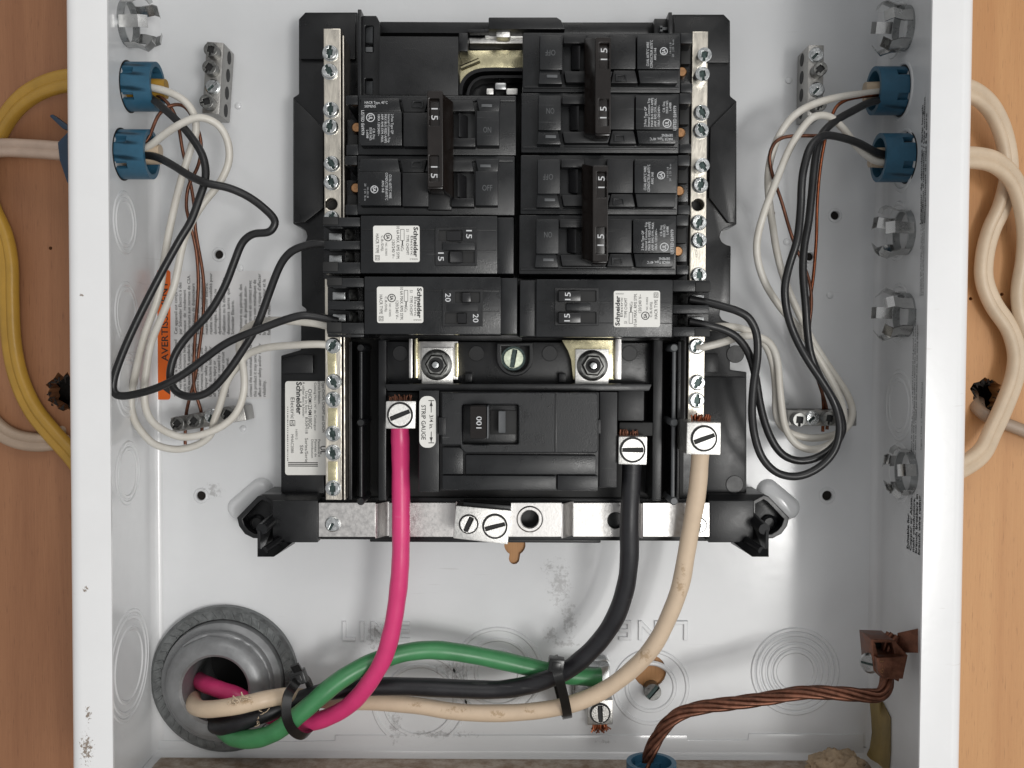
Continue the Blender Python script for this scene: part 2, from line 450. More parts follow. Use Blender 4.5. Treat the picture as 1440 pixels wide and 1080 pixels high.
def copy_tree(o, parent=None, skip=()):
    c = o.copy(); COL.objects.link(c)
    W[c.name] = W[o.name].copy()
    if parent:
        c.parent = parent; c.matrix_parent_inverse = o.matrix_parent_inverse.copy()
    for ch in [q for q in bpy.data.objects if q.parent == o]:
        if ch.name.split('.')[0] not in skip: copy_tree(ch, c)
    return c

def textg(body, M, w=None, h=None, size=None, align='CENTER', g=None, mi=0, line=1.0, bold=0.0):
    """flat lettering laid through matrix M (local x = reading direction, y = up, metres); fitted to w x h"""
    g = g or G()
    c = bpy.data.curves.new('tmp', 'FONT'); c.body = body; c.align_x = align; c.resolution_u = 2; c.space_line = line
    if bold: c.offset = bold
    o = bpy.data.objects.new('tmp', c)
    me = bpy.data.meshes.new_from_object(o)
    vs = [v.co.copy() for v in me.vertices]
    if vs:
        x0, x1 = min(v.x for v in vs), max(v.x for v in vs); y0, y1 = min(v.y for v in vs), max(v.y for v in vs)
        cx, cy = (x0 + x1) / 2, (y0 + y1) / 2
        if w and h: sx, sy = w / (x1 - x0), h / (y1 - y0)
        elif h: sx = sy = h / (y1 - y0)
        elif w: sx = sy = w / (x1 - x0)
        else: sx = sy = size
        g.add([M @ Vector(((v.x - cx) * sx, (v.y - cy) * sy, 0)) for v in vs], [list(p.vertices) for p in me.polygons], mi)
    bpy.data.objects.remove(o); bpy.data.curves.remove(c); bpy.data.meshes.remove(me)
    return g
def facing(px, py, d, ang=0):
    """matrix of a surface facing the viewer: reading direction turned by ang degrees"""
    p = P(px, py, d)
    return Matrix.Translation(p) @ Matrix.Rotation(PI / 2, 4, 'X') @ Matrix.Rotation(math.radians(ang), 4, 'Z')
def ptext(name, body, px, py, d, w, h, ang, m, parent, align='CENTER', line=1.0, bold=0.0):
    """w along the reading direction, h across it, in photo pixels"""
    g = textg(body, facing(px, py, d, ang), mm(w, d) if w else None, mm(h, d) if h else None, None, align, None, 0, line, bold)
    return mk(name, g, m, parent)

def PX(px, py, xmm):
    """point on the plane x = xmm (a side wall of the box) seen at photo pixel px,py"""
    r = fw * FPX + RT * (px - 720.0) + UP * (540.0 - py)
    t = (xmm / 1000.0 - CAMLOC.x) / r.x
    return CAMLOC + r * t
def PZ(px, py, zm):
    r = fw * FPX + RT * (px - 720.0) + UP * (540.0 - py)
    t = (zm - CAMLOC.z) / r.z
    return CAMLOC + r * t

# ================================================================== SETTING: plywood wall
ZB = P(720, 1063, 0).z
ZT = 0.225
def ragged(cx, cy, r, n=26, d=-2, amp=0.22, sy=1.0):
    c = P(cx, cy, d); R_ = mm(r, d)
    return [(c.x + R_ * (1 + random.uniform(-amp, amp)) * math.cos(2 * PI * i / n), c.z + sy * R_ * (1 + random.uniform(-amp, amp)) * math.sin(2 * PI * i / n)) for i in range(n)]
HL, HR = (92, 552), (1388, 556)
BUSH = P(318, 952, 0)
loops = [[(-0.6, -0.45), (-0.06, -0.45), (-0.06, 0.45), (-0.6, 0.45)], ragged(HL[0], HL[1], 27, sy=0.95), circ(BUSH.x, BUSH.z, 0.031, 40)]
loops2 = [[(-0.0597, -0.45), (0.6, -0.45), (0.6, 0.45), (-0.0597, 0.45)], ragged(HR[0], HR[1], 24, sy=0.9)]
for k, q in enumerate(((1365, 420), (1409, 414), (71, 349))):
    c = P(*q, -2); (loops if k == 2 else loops2).append(circ(c.x, c.z, 0.0009, 10))
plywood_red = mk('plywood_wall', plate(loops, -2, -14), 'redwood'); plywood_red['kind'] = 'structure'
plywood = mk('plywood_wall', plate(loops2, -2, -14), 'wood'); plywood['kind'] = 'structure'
gb = mk('dark_hole_backing', wbox(-600, 600, -40, -30, -450, 450, 0), 'char_and_shade'); gb['kind'] = 'structure'  # black sheet added behind the plywood so its holes look dark
# ragged splinters round the two drilled holes
for hx, hy, r in ((HL[0], HL[1], 27), (HR[0], HR[1], 24)):
    c = P(hx, hy, -2); g = G()
    for i in range(46):
        a = random.uniform(0, 2 * PI); rr = mm(r, -2) * random.uniform(0.86, 1.08)
        b0 = Vector((c.x + rr * math.cos(a), 0.0022, c.z + rr * math.sin(a) * 0.93))
        ln = random.uniform(0.0015, 0.005); a2 = a + PI + random.uniform(-0.8, 0.8)
        tip = b0 + Vector((math.cos(a2) * ln, random.uniform(-0.002, 0.002), math.sin(a2) * ln))
        sd = Vector((-math.sin(a2), 0, math.cos(a2))) * random.uniform(0.0003, 0.0008)
        k = Vector((0, 0.0008, 0))
        g.add([b0 - sd, b0 + sd, tip, b0 - sd + k, b0 + sd + k], [(0, 1, 2), (4, 3, 2), (0, 3, 4, 1), (0, 2, 3), (1, 4, 2)])
    s_ = mk('hole_splinters', g, 'char_and_shade', plywood_red if hx < 700 else plywood); s_['kind'] = 'stuff'

# ================================================================== the white steel box
box = thing('electrical_panel_box', (0, 0, ZB), 'open white painted steel electrical panel box mounted on plywood', 'panel box')
def keyhole(cx, cy, r, nx, ny, nw, d=0):
    """round hole narrowing into a slot ending at nx, ny"""
    o = []
    a0 = math.asin(min(0.95, nw / r))
    for i in range(19):
        a = -PI / 2 + a0 + (2 * PI - 2 * a0) * i / 18
        o.append((cx + r * math.cos(a), cy - r * math.sin(a)))
    for i in range(7):
        a = PI + PI * i / 6
        o.append((nx + nw * math.cos(a), ny - nw * math.sin(a)))
    return xz(o, d)
holes = [keyhole(724, 766, 15, 723, 786, 7.5), keyhole(914, 944, 23, 915, 969, 10)]
for (x, y, r) in ((308, 358, 6), (283, 697, 6.5), (1163, 697, 7), (1174, 303, 6), (1138, 361, 5.5), (1085, 300, 5)):
    c = P(x, y, 0); holes.append(circ(c.x, c.z, mm(r, 0), 18))
c = BUSH
holes.append(circ(c.x, c.z, 0.030, 40))
mk('back_panel', plate([[(-0.1762, ZB + 0.0045), (0.1762, ZB + 0.0045), (0.1762, ZT), (-0.1762, ZT)]] + holes, 0, -1.2), 'paint', box)

def arc(cx, cy, r, a0, a1, n=5):
    return [(cx + r * math.cos(math.radians(a0 + (a1 - a0) * i / n)), cy + r * math.sin(math.radians(a0 + (a1 - a0) * i / n))) for i in range(n + 1)]
prof = ([(-164.2, 95)] + arc(-176.3, 89, 6, 90, 180, 8) + [(-182.3, -1.2), (-176, -1.2)] +
        list(reversed(arc(-176, 5, 5, 180, 270))) + arc(-176.3, 88.9, 4.7, 180, 90, 6) + [(-164.2, 93.6)])
def side(sgn):
    b = bmesh.new()
    z0, z1 = ZB - 0.0013, ZT
    lo = [b.verts.new((sgn * x / 1e3, -d / 1e3, z0)) for x, d in prof]
    hi = [b.verts.new((sgn * x / 1e3, -d / 1e3, z1)) for x, d in prof]
    n = len(prof)
    for i in range(n):
        j = (i + 1) % n; b.faces.new([lo[i], lo[j], hi[j], hi[i]])
    b.faces.new(lo); b.faces.new(hi)
    bmesh.ops.recalc_face_normals(b, faces=b.faces)
    g = G().bm(b); b.free(); return g
# the wall and its turned-in front flange share one bent sheet; the flange gets its own worn paint
def split_mats(g, sgn):
    for k, f in enumerate(g.f):
        cx = sum(g.v[i].x for i in f) / len(f); cd_ = -sum(g.v[i].y for i in f) / len(f)
        g.m[k] = 1 if cd_ > 0.0885 or (cx * sgn < -0.1815) else 0
    return g
mk('side_wall', split_mats(side(1), 1), ['wallpaint', 'flange'], box, label='inside wall beside the orange warning sticker')
mk('side_wall', split_mats(side(-1), -1), ['wallpaint', 'flange'], box, label='inside wall with printed notes and the copper lug')
# bottom wall with its fillet, and top wall
def floorwall(z, sgn):
    p = ([(0, -1.2), (0 + 0, -1.2)])
    p = [(5.5, 0)] + [(5 - 5 * math.sin(math.radians(t)), 5 - 5 * math.cos(math.radians(t))) for t in (0, 22, 45, 67, 90)] + [(0, 95), (-1.3, 95), (-1.3, -1.2), (5.5, -1.2)]
    b = bmesh.new()
    A = [b.verts.new((-0.1808, -d / 1e3, z + sgn * h / 1e3)) for h, d in p]; B = [b.verts.new((0.1808, -d / 1e3, z + sgn * h / 1e3)) for h, d in p]
    for i in range(len(p)):
        j = (i + 1) % len(p); b.faces.new([A[i], A[j], B[j], B[i]])
    b.faces.new(A); b.faces.new(B)
    bmesh.ops.remove_doubles(b, verts=b.verts, dist=1e-6)
    bmesh.ops.recalc_face_normals(b, faces=b.faces)
    g = G().bm(b); b.free(); return g
mk('bottom_wall', floorwall(ZB, 1), 'wallpaint', box)
mk('top_wall', floorwall(ZT, -1), 'wallpaint', box)
# dust lying on the bottom wall
g = G(); vs = []; fs = []; NX, NY = 110, 28
for j in range(NY + 1):
    for i in range(NX + 1):
        x = -0.176 + 0.35 * i / NX; y = -0.0045 - 0.088 * j / NY
        h = 0.0004 + max(0, random.gauss(0.0001, 0.0003)) * (1 if 0 < j < NY else 0)
        vs.append((x, y, ZB + (0.0002 if j in (0, NY) else h)))
for j in range(NY):
    for i in range(NX):
        a = j * (NX + 1) + i; fs.append((a, a + 1, a + NX + 2, a + NX + 1))
o = mk('dust_layer', G().add(vs, fs), 'dirt', box); o['kind'] = 'stuff'

# raised plate below the notched seam
seam = [(218, 1042), (397, 1043), (471, 1042), (472, 1034), (966, 1034), (967, 1041), (1052, 1041), (1053, 1032), (1214, 1033), (1215, 1060), (218, 1060)]
mk('seam_plate', prism(seam, 0.7, -0.5, 0.00025), 'paint', box)

def ring(c, r, axis=(0, -1, 0), wdt=0.0013, h=0.0006, n=48):
    return lathe([(r - wdt, -0.0002), (r - wdt * 0.45, h), (r + wdt * 0.45, h), (r + wdt, -0.0002)], c, axis, n, caps=False)
def knockout(c, radii, axis, mats='paint', sub=True, h=0.0005):
    g = G()
    for r in radii: g.join(ring(c, r, axis, h=h))
    return mk('knockout', g, mats, box)
for (x, y, rs) in ((700, 945, (62, 47, 31)), (1118, 944, (60, 53, 45, 37, 29)), (590, 985, (66, 50))):
    c = P(x, y, 0); knockout(c, [mm(r, 0) for r in rs], (0, -1, 0), h=0.0008)
# knockouts on the side walls
for (x, y, rs) in ((176, 313, (10.5, 13.5)), (178, 440, (11, 13.5)), (180, 542, (11, 14)), (180, 665, (11.3, 14)), (182, 935, (17, 22, 25))):
    c = PX(x, y, -181); knockout(c, [r / 1000 for r in rs], (1, 0, 0), 'wallpaint')
for (x, y, rs) in ((1264, 570, (12, 16)), (1262, 325, (13.2,)), (1263, 440, (13.2,)), (1265, 665, (13.2,)), (1268, 128, (13,)), (1270, 225, (14,)), (1258, 40, (13,))):
    c = PX(x, y, 181); knockout(c, [r / 1000 for r in rs], (-1, 0, 0), 'wallpaint')
# little round dimples and flanged screw holes in the back
for (x, y) in ((335, 149), (338, 377), (342, 603), (1109, 113), (1106, 340), (1167, 415), (1105, 565)):
    c = P(x, y, 0); r = 0.0018
    mk('dimple', lathe([(r, -0.0002), (r * 0.85, 0.0006), (r * 0.5, 0.00095), (r * 0.1, 0.0011)], c, n=16), 'paint', box)
for (x, y, r) in ((308, 358, 6), (283, 697, 6.5), (1163, 697, 7), (1174, 303, 6), (1138, 361, 5.5)):
    c = P(x, y, 0); q = mm(r, 0)
    mk('hole_shade', lathe([(q * 1.05, -0.0019), (q * 1.05, -0.0013)], c, n=20), 'char_and_shade', box)  # dark disc paints the shade inside each screw hole
    mk('hole_rim', lathe([(q * 1.8, -0.0002), (q * 1.5, 0.0006), (q * 1.15, 0.0008), (q * 0.99, 0.0003), (q * 0.99, -0.001)], c, n=24, caps=False), 'paint', box)
# dished boss round the keyhole screw
c = P(915, 966, 0)
knockout(c, [mm(34, 0), mm(52, 0)], (0, -1, 0), h=0.0007)
# raised white bosses above the two plastic feet
def boss(a, b_, wd, h=4.5):
    A, B = P(*a, 0), P(*b_, 0); T = (B - A).normalized(); N = Vector((-T.z, 0, T.x)); g = G()
    lv = [(1.0, -0.3), (0.93, 1.2), (0.82, 2.6), (0.66, 3.8), (0.4, h)]
    v = []; n = 24
    for s_, hh in lv:
        r = mm(wd, 0) * s_
        for i in range(n):
            t = 2 * PI * i / n
            e = A if math.cos(t) < 0 else B
            q = e + T * (math.cos(t) * r) + N * (math.sin(t) * r); v.append((q.x, -hh / 1000, q.z))
    f = [[k * n + i, k * n + (i + 1) % n, (k + 1) * n + (i + 1) % n, (k + 1) * n + i] for k in range(len(lv) - 1) for i in range(n)]
    f.append([(len(lv) - 1) * n + i for i in range(n)])
    return G().add(v, f)
mk('embossed_boss', boss((337, 714), (368, 688), 17), 'paint', box, sharp=70)
mk('embossed_boss', boss((1108, 714), (1080, 690), 17), 'paint', box, sharp=70)
# stamped LINE lettering
def emboss(body, px, py, w, h, ang):
    c = bpy.data.curves.new('tmp', 'FONT'); c.body = body; c.resolution_u = 2; c.extrude = 0.02; c.bevel_depth = 0.022; c.bevel_resolution = 1; c.space_character = 1.25; c.offset = 0.0
    o = bpy.data.objects.new('tmp', c); me = bpy.data.meshes.new_from_object(o)
    vs = [v.co.copy() for v in me.vertices]
    x0, x1 = min(v.x for v in vs), max(v.x for v in vs); y0, y1 = min(v.y for v in vs), max(v.y for v in vs)
    sx, sy = mm(w, 0) / (x1 - x0), mm(h, 0) / (y1 - y0); Mx = facing(px, py, 0, ang)
    g = G().add([Mx @ Vector(((v.x - (x0 + x1) / 2) * sx, (v.y - (y0 + y1) / 2) * sy, v.z * 0.03)) for v in vs], [list(p.vertices) for p in me.polygons])
    bpy.data.objects.remove(o); bpy.data.curves.remove(c); bpy.data.meshes.remove(me)
    return g
mk('stamped_lettering', emboss('LINE', 529, 887, 96, 28, 0), 'paint', box)
mk('stamped_lettering', emboss('LINE', 918, 886, 98, 28, 180), 'paint', box)
# warning sticker with its orange band
st = mk('warning_sticker', plate([xz(rrect(221, 381, 381, 561, 4), 0)], 0.25, 0.02), 'clearlabel', box, label='warning sticker with orange band and rows of black print')
mk('orange_band', plate([xz(rrect(219.5, 380, 240, 562, 4), 0)], 0.4, 0.03), 'orange', st)
ptext('printed_text', 'AVERTISSEMENT', 231.5, 452, 0.5, 112, 9.5, 90, 'ink', st, bold=0.012)
tri = xz([(223.5, 543), (239.5, 531), (239.5, 555)], 0)
mk('warning_triangle', plate([tri], 0.55, 0.42), 'ink', st)
ptext('printed_text', '!', 235, 543, 0.62, None, 9, 90, 'orange', st)
fr1 = "Cet appareil est con\u00e7u et v\u00e9rifi\u00e9\npar Schneider Electric \u00e0 des\nniveaux  de  rendement\nsup\u00e9rieurs aux normes de CSA.\nL'utilisation de disjoncteurs\nautres que Schneider Electric\npeut affecter la performance du\nmat\u00e9riel. Schneider Electric\nrejette toute responsabilit\u00e9 pour\ndommages, blessures ou\ndysfonctionnement d\u00fb \u00e0\nl'utilisation ou la d\u00e9faillance de\ndisjoncteurs  autres  que\nSchneider Electric."
en1 = "This product is tested, designed\nand verified by Schneider\nElectric to performance levels\nwhich exceed CSA standards.\nUse of non-Schneider Electric\nbreakers may adversely affect\nperformance, reliability and\nmay impair safety. Schneider\nElectric disclaims liability for\nall damage, injury or\nperformance caused by use\nor failure of other circuit\nbreakers in this panel."
fr2 = "la peinture ou p\u00e9ricide, des\nparts ou du produit atom-\niseur entrent en contact avec\ndes pi\u00e8ces non m\u00e9talliques de\nce produit, il y a risque d'affecter\nla s\u00e9curit\u00e9 de l'utilisateur et la\nfiabilit\u00e9 du mat\u00e9riel."
en2 = "If paint, pesticide, sprays or\npads, solvents or other parts\ncontact the non-metallic parts of\nthis product it may seriously\naffect user safety and/or impair\nreliability."
ptext('printed_text', fr1, 287, 427, 0.5, 86, 84, 90, 'ink', st, 'LEFT')
ptext('printed_text', en1, 284, 518, 0.5, 80, 78, 90, 'ink', st, 'LEFT')
ptext('printed_text', fr2, 358, 428, 0.5, 86, 44, 90, 'ink', st, 'LEFT')
ptext('printed_text', en2, 356, 518, 0.5, 80, 38, 90, 'ink', st, 'LEFT')
# notes printed on the opposite side wall
def walltext(body, px, py, lz, ly, m='greyink', bold=0.0, align='LEFT'):
    p = PX(px, py, 180.8)
    Mx = Matrix(((0, 0, -1, p.x), (0, 1, 0, p.y), (1, 0, 0, p.z), (0, 0, 0, 1)))
    return mk('printed_text', textg(body, Mx, lz, ly, None, align, None, 0, 1.0, bold), m, box)
walltext("Longueur de d\u00e9nudage / Strip length\nCondition d'utilisation / Use condition\nCompartiment de mise \u00e0 la terre", 1299, 226, 0.056, 0.0066, 'ink', 0.02)
walltext("Couple de serrage  lb-po / Torque lb-in\nSuitable for use / Convient pour usage\nas service equipment when bonded", 1297, 350, 0.042, 0.0045, 'greyink')
walltext("Connecteurs de neutre et de mise \u00e0 la terre / Neutral and ground bar torque\nLe dispositif doit \u00eatre mont\u00e9 dans le coffret / Mount this device in enclosure only\nInstaller selon le code / Install per the electrical code, see wiring diagram", 1286, 545, 0.072, 0.0066, 'ink')
walltext("Ligne / Line  |  Neutre / Neutral", 1296, 585, 0.030, 0.0018, 'greyink')
walltext("Suitable for\nCopper or Alum.\nmain conductors.\nbranch breakers in\nbranch wire rating", 1285, 735, 0.027, 0.016, 'ink', 0.03)

# ================================================================== shared screw meshes (axis toward the viewer, seat at the origin)
def slotshape(sq, hw, hl):
    return [(hw, -hl), (hw, -sq), (sq, -sq), (sq, sq), (hw, sq), (hw, hl), (-hw, hl), (-hw, sq), (-sq, sq), (-sq, -sq), (-hw, -sq), (-hw, -hl)]
def mesh_of(g, mats, name):
    me = bpy.data.meshes.new(name); me.from_pydata(g.v, [], g.f)
    for m_ in mats: me.materials.append(MT[m_])
    me.polygons.foreach_set('material_index', g.m); me.validate()
    me.shade_smooth(); me.set_sharp_from_angle(angle=math.radians(35))
    return me
def screw_mesh(name, r, h, flange=0.0, sq=0.0013, hw=0.0006, mats=('zinc', 'zincdark'), shank=0.004, depth=0.0011):
    g = G()
    hb = h - depth
    prof = [(r * 0.7, -shank)]
    if flange: prof += [(r * 0.7, 0), (flange, 0), (flange, 0.0006), (r, 0.0009), (r, hb)]
    else: prof += [(r, -shank + 0.0002), (r, hb)]
    lathe(prof, (0, 0, 0), n=24, g=g)
    plate([circ(0, 0, r, 24), slotshape(sq, hw, r * 0.9)], h * 1e3, hb * 1e3, 0.00018, g)
    lathe([(r * 0.93, hb + 0.00005), (r * 0.93, hb + 0.00012)], (0, 0, 0), n=20, g=g, mi=1)
    return mesh_of(g, mats, name)
SCREW = screw_mesh('terminal_screw', 0.0031, 0.0026, 0.0036)
SCREW_OUT = screw_mesh('raised_terminal_screw', 0.0032, 0.0065, 0.0)
GSCREW = screw_mesh('ground_screw', 0.0033, 0.0062, 0.0, 0.0015, 0.0005, ('dullscrew', 'void'))
BRIGHT = screw_mesh('bright_screw', 0.0031, 0.0016, 0.0036, 0.0006, 0.0022 / 4)
def lug_screw_mesh(name, r, mats=('alu', 'void'), rim=1.17):
    g = G()
    lathe([(r * rim, -0.0005), (r * rim, 0.00012)], (0, 0, 0), n=32, g=g, mi=1)
    sl = [(-0.001, -r * 0.93), (0.001, -r * 0.93), (0.001, r * 0.93), (-0.001, r * 0.93)]
    plate([circ(0, 0, r, 32), sl], 0.9, 0.1, 0.0002, g, 0)
    return mesh_of(g, mats, name)
LUGSCREW = lug_screw_mesh('lug_screw', 0.0049)
LUGSCREW_S = lug_screw_mesh('small_lug_screw', 0.0038)
MT['palegreen'] = mat('pale_green_zinc', (0.72, 0.78, 0.62), 0.3, 1, var=0.15, vscale=400, rvar=0.08)
LUGSCREW_Z = lug_screw_mesh('green_tint_screw', 0.0045, ('palegreen', 'zincdark'), 1.22)
LUGSCREW_G = lug_screw_mesh('dull_lug_screw', 0.0043, ('gbar', 'void'), 1.18)

# ================================================================== black plastic mounting base
base = thing('breaker_mounting_base', P(720, 757, 4), 'black moulded plastic breaker mounting base bolted inside the white box', 'mounting base')
out = [(420, 27), (429, 17), (503, 17), (503, 31), (945, 31), (945, 20), (1018, 20), (1027, 29), (1027, 135), (1036, 142), (1036, 316),
       (1026, 318), (1019, 321), (1014, 326), (1012, 333), (1015, 340), (1021, 344), (1028, 346), (1027, 428), (1019, 430), (1013, 436), (1012, 443), (1016, 450), (1027, 454),
       (1027, 520), (1050, 523), (1050, 757), (395, 757), (395, 500), (423, 492), (423, 452), (428, 448), (431, 441), (430, 434), (424, 430), (423, 344),
       (429, 340), (432, 333), (430, 325), (424, 320), (412, 315), (412, 137), (420, 132)]
mk('base_plate', prism(out, 22, 1, 0.0006), 'base', base)
mk('side_flap', prism([(413.5, 139), (455, 180), (455, 292), (428, 313), (413.5, 313)], 24.5, 20, 0.0004), 'base', base)
mk('side_flap', prism([(1034.5, 144), (999, 180), (997, 277), (1024, 313), (1034.5, 313)], 24.5, 20, 0.0004), 'base', base)
mk('corner_pad', prism([(421.5, 28), (430, 18.5), (500, 18.5), (500, 83), (421.5, 83)], 24, 20, 0.0005), 'base', base)
mk('corner_pad', prism([(948, 22), (1017, 22), (1025.5, 30), (1025.5, 88), (948, 88)], 24, 20, 0.0005), 'base', base)
mk('lower_pad', pbox(396.5, 546, 456, 694, 25, 20, 0.0005), 'base', base)
mk('lower_pad', pbox(989, 530, 1048.5, 694, 25, 20, 0.0005), 'base', base)
mk('upper_pad', prism([(397, 505), (422, 499), (440, 499), (440, 525), (397, 525)], 25, 20, 0.0005), 'base', base)
mk('upper_pad', prism([(991, 497), (1010, 497), (1010, 524), (991, 524)], 25, 20, 0.0005), 'base', base)
for (x, y) in ((1033, 681), (1034, 498)):
    mk('moulded_disc', lathe([(0.0042, -0.0003), (0.0042, 0.0003), (0.0040, 0.0004)], P(x, y, 25 if y > 600 else 22), n=28), 'base', base, sharp=15)
# walls that stand beside the bars
def mirror_x(f):
    f(1); f(-1)
g = pbox(503, 13, 508, 136, 50, 20, 0.0003); mk('upright_rib', g, 'base', base)
g = pbox(940, 17, 945, 47, 50, 20, 0.0003); mk('upright_rib', g, 'base', base)
rail = plate([xz([(508, 22), (529, 22), (534, 31), (534, 136), (508, 136)], 46), xz(rrect(513, 36, 525, 74, 2), 46), xz(rrect(513, 110, 524, 133, 2), 46)], 46, 41, 0.0003)
pbox(509, 24, 531, 135, 40.8, 20, 0.0003, rail)
mk('clip_rail', rail, 'base', base)
for (y0, y1) in ((37, 60), (114, 133)):
    mk('clip', wedge([(514, y0), (524, y0), (524, y1), (514, y1)], [42, 45.4, 45.4, 42], 40.5, 0.0003), 'greyplastic', base)
mk('clip', pbox(514, 66, 524, 73, 45, 40.5, 0.0003), 'greyplastic', base)
g = pbox(920, 26, 944, 48, 44, 20, 0.0004); mk('clip_rail', g, 'base', base)
g = G()
pbox(928, 38, 943, 42, 47, 43, 0.0002, g); pbox(928, 36, 932, 44, 47, 43, 0.0002, g); mk('clip', g, 'greyplastic', base)
mk('top_beam', pbox(534, 31, 919, 47, 38, 20, 0.0006), 'base', base)
mk('top_cover_tab', prism([(687, 24), (783, 24), (789, 28), (795, 41), (687, 41)], 50, 30, 0.0006), 'base', base)
mk('blank_cover', pbox(533, 51, 644.5, 134, 54, 24, 0.0004), 'breakerb', base)
mk('bay_floor', pbox(534, 48, 735, 480, 30, 20, 0.0004), 'base', base)
mk('bay_floor', pbox(722, 47, 930, 480, 29.6, 20, 0.0004), 'base', base)
# arched rib and post in the empty top slot
pts = [P(x, y, 40) for x, y in ((648, 136), (650, 122), (657, 111), (668, 104), (684, 101), (735, 101))]
mk('arched_rib', sweep(smooth_path(pts, 8, 1), [(-0.0008, -0.008), (0.0008, -0.008), (0.0008, 0.004), (-0.0008, 0.004)]), 'base', base)
pts = [P(x, y, 38) for x, y in ((658, 136), (661, 125), (668, 116), (680, 111), (735, 110))]
mk('arched_rib', sweep(smooth_path(pts, 8, 1), [(-0.0006, -0.006), (0.0006, -0.006), (0.0006, 0.003), (-0.0006, 0.003)]), 'base', base)
mk('slot_wall', pbox(645, 46, 658, 72, 48, 28, 0.0005), 'base', base)
mk('slot_wall', pbox(658, 41, 735, 46, 44, 28, 0.0005), 'base', base)
# lower bay
mk('lower_bay_floor', pbox(486, 478, 962, 704, 12 + 12, 20, 0.0004), 'void', base)
mk('terminal_shelf', pbox(543, 481, 916, 540, 38, 22, 0.0005), 'base', base)
mk('shelf_ledge', prism([(540, 540), (917, 540), (913, 550), (545, 550)], 54, 22, 0.0006), 'base', base)
for x in (563, 670, 773, 885):
    mk('moulded_disc', lathe([(0.0036, -0.0003), (0.0036, 0.0002), (0.0034, 0.0003)], P(x, 497, 38), n=24), 'base', base, sharp=15)
mk('shelf_tab', pbox(654, 525, 664, 538, 42, 37, 0.0004), 'base', base)
mk('shelf_tab', pbox(786, 525, 796, 538, 42, 37, 0.0004), 'base', base)
def dshape(x0, x1, y0, yc, n=12):
    r = (x1 - x0) / 2; cx = (x0 + x1) / 2
    return [(x0, y0)] + [(cx - r * math.cos(PI * i / n), yc + r * math.sin(PI * i / n)) for i in range(n + 1)] + [(x1, y0)]
mk('screw_boss', plate([xz(dshape(698, 750, 482, 503), 44), xz(dshape(705, 744, 487, 504), 44)], 44, 36, 0.0005), 'base', base)
mk('bay_wall', pbox(532, 478, 543, 704, 44, 22, 0.0005), 'base', base)
mk('bay_wall', pbox(918, 478, 931, 704, 46, 22, 0.0005), 'base', base)
for (x, m_) in ((508, 'base'), (947, 'greyplastic')):
    z0, z1 = P(x, 706, 50).z, P(x, 487, 50).z; xx = P(x, 595, 50).x
    g = lathe([(0.0009, 0), (0.0009, z1 - z0)], (xx, -0.050, z0), (0, 0, 1), 12)
    for yy in (489, 594, 704):
        lathe([(0.0019, -0.020), (0.0019, 0.0012), (0.0014, 0.0019)], P(x, yy, 50), n=14, g=g)
    mk('guide_post', g, m_, base)
    mk('post_fin', wbox(xx * 1e3 - 0.5, xx * 1e3 + 0.5, 21, 48.5, z0 * 1e3, z1 * 1e3, 0.0002), 'base', base)
mk('outer_wall', pbox(952, 480, 957, 703, 44, 22, 0.0004), 'base', base)
mk('outer_wall', pbox(490, 480, 495, 703, 40, 22, 0.0004), 'base', base)
# lower beam and feet
mk('lower_beam', pbox(446, 700, 1003, 760, 26, 3, 0.0008), 'base', base)
mk('beam_lip', pbox(520, 755, 845, 763, 24, 4, 0.0006), 'base', base)
def foot(mir):
    X = (lambda x: x) if not mir else (lambda x: 1443 - x)
    f = thing_part = None
    def pl(pts): return [(X(x), y) for x, y in pts]
    blk = prism(pl([(383, 704), (447, 704), (447, 763), (383, 763)]), 36, 2, 0.0005)
    o = mk('foot_bracket', blk, 'base', base)
    mk('foot_ledge', wedge(pl([(367, 695), (447, 695), (447, 705), (383, 705)]), [30, 30, 36, 36], 3, 0.0004), 'base', o)
    ear = [(333, 728), (336, 740), (344, 751), (356, 757), (384, 758), (384, 704), (369, 696), (362, 698)]
    ein = [(341, 730), (344, 739), (350, 746), (358, 751), (380, 752), (380, 709), (369, 703), (364, 706)]
    g = plate([xz(pl(ear), 20), xz(pl(ein), 20)], 20, 9, 0.0004)
    prism(pl([(335, 729), (337, 741), (345, 751), (357, 756), (384, 757), (384, 705), (369, 698), (363, 700)]), 12, 2, 0.0002, g)
    mk('foot_ear', g, 'base', o)
    mk('ear_boss', lathe([(0.004, -0.001), (0.004, 0.002), (0.0028, 0.003), (0.0026, 0.0005)], P(X(362), 735, 12), n=20), 'base', o)
    g = sweep([P(X(391), 724, 24), P(X(382), 732, 34), P(X(368), 744, 46)], csect(0.0026, 14))
    mk('foot_peg', g, 'base', o)
    g = loft_prism([P(X(x), y, d) for x, y, d in ((363, 783, 50), (385, 783, 50), (391, 779, 50), (415, 760, 30), (414, 756, 30), (372, 772, 50), (363, 772, 50))],
                   [P(X(x), y, d) for x, y, d in ((363, 783, 47), (385, 783, 47), (391, 779, 47), (415, 764, 26), (414, 760, 26), (372, 773, 45), (363, 773, 46))], 0)
    mk('foot_fin', g, 'base', o)
    g = loft_prism([P(X(x), y, d) for x, y, d in ((362, 746, 46), (366, 746, 46), (366, 783, 50), (362, 783, 50))],
                   [P(X(x), y, d) for x, y, d in ((380, 735, 20), (386, 735, 20), (392, 760, 22), (386, 762, 22))], 0)
    mk('foot_web', g, 'base', o)
    g = sweep([P(X(402), 752, 28), P(X(388), 763, 40), P(X(372), 774, 50)], csect(0.0017, 12))
    mk('foot_peg', g, 'base', o)
foot(False); foot(True)
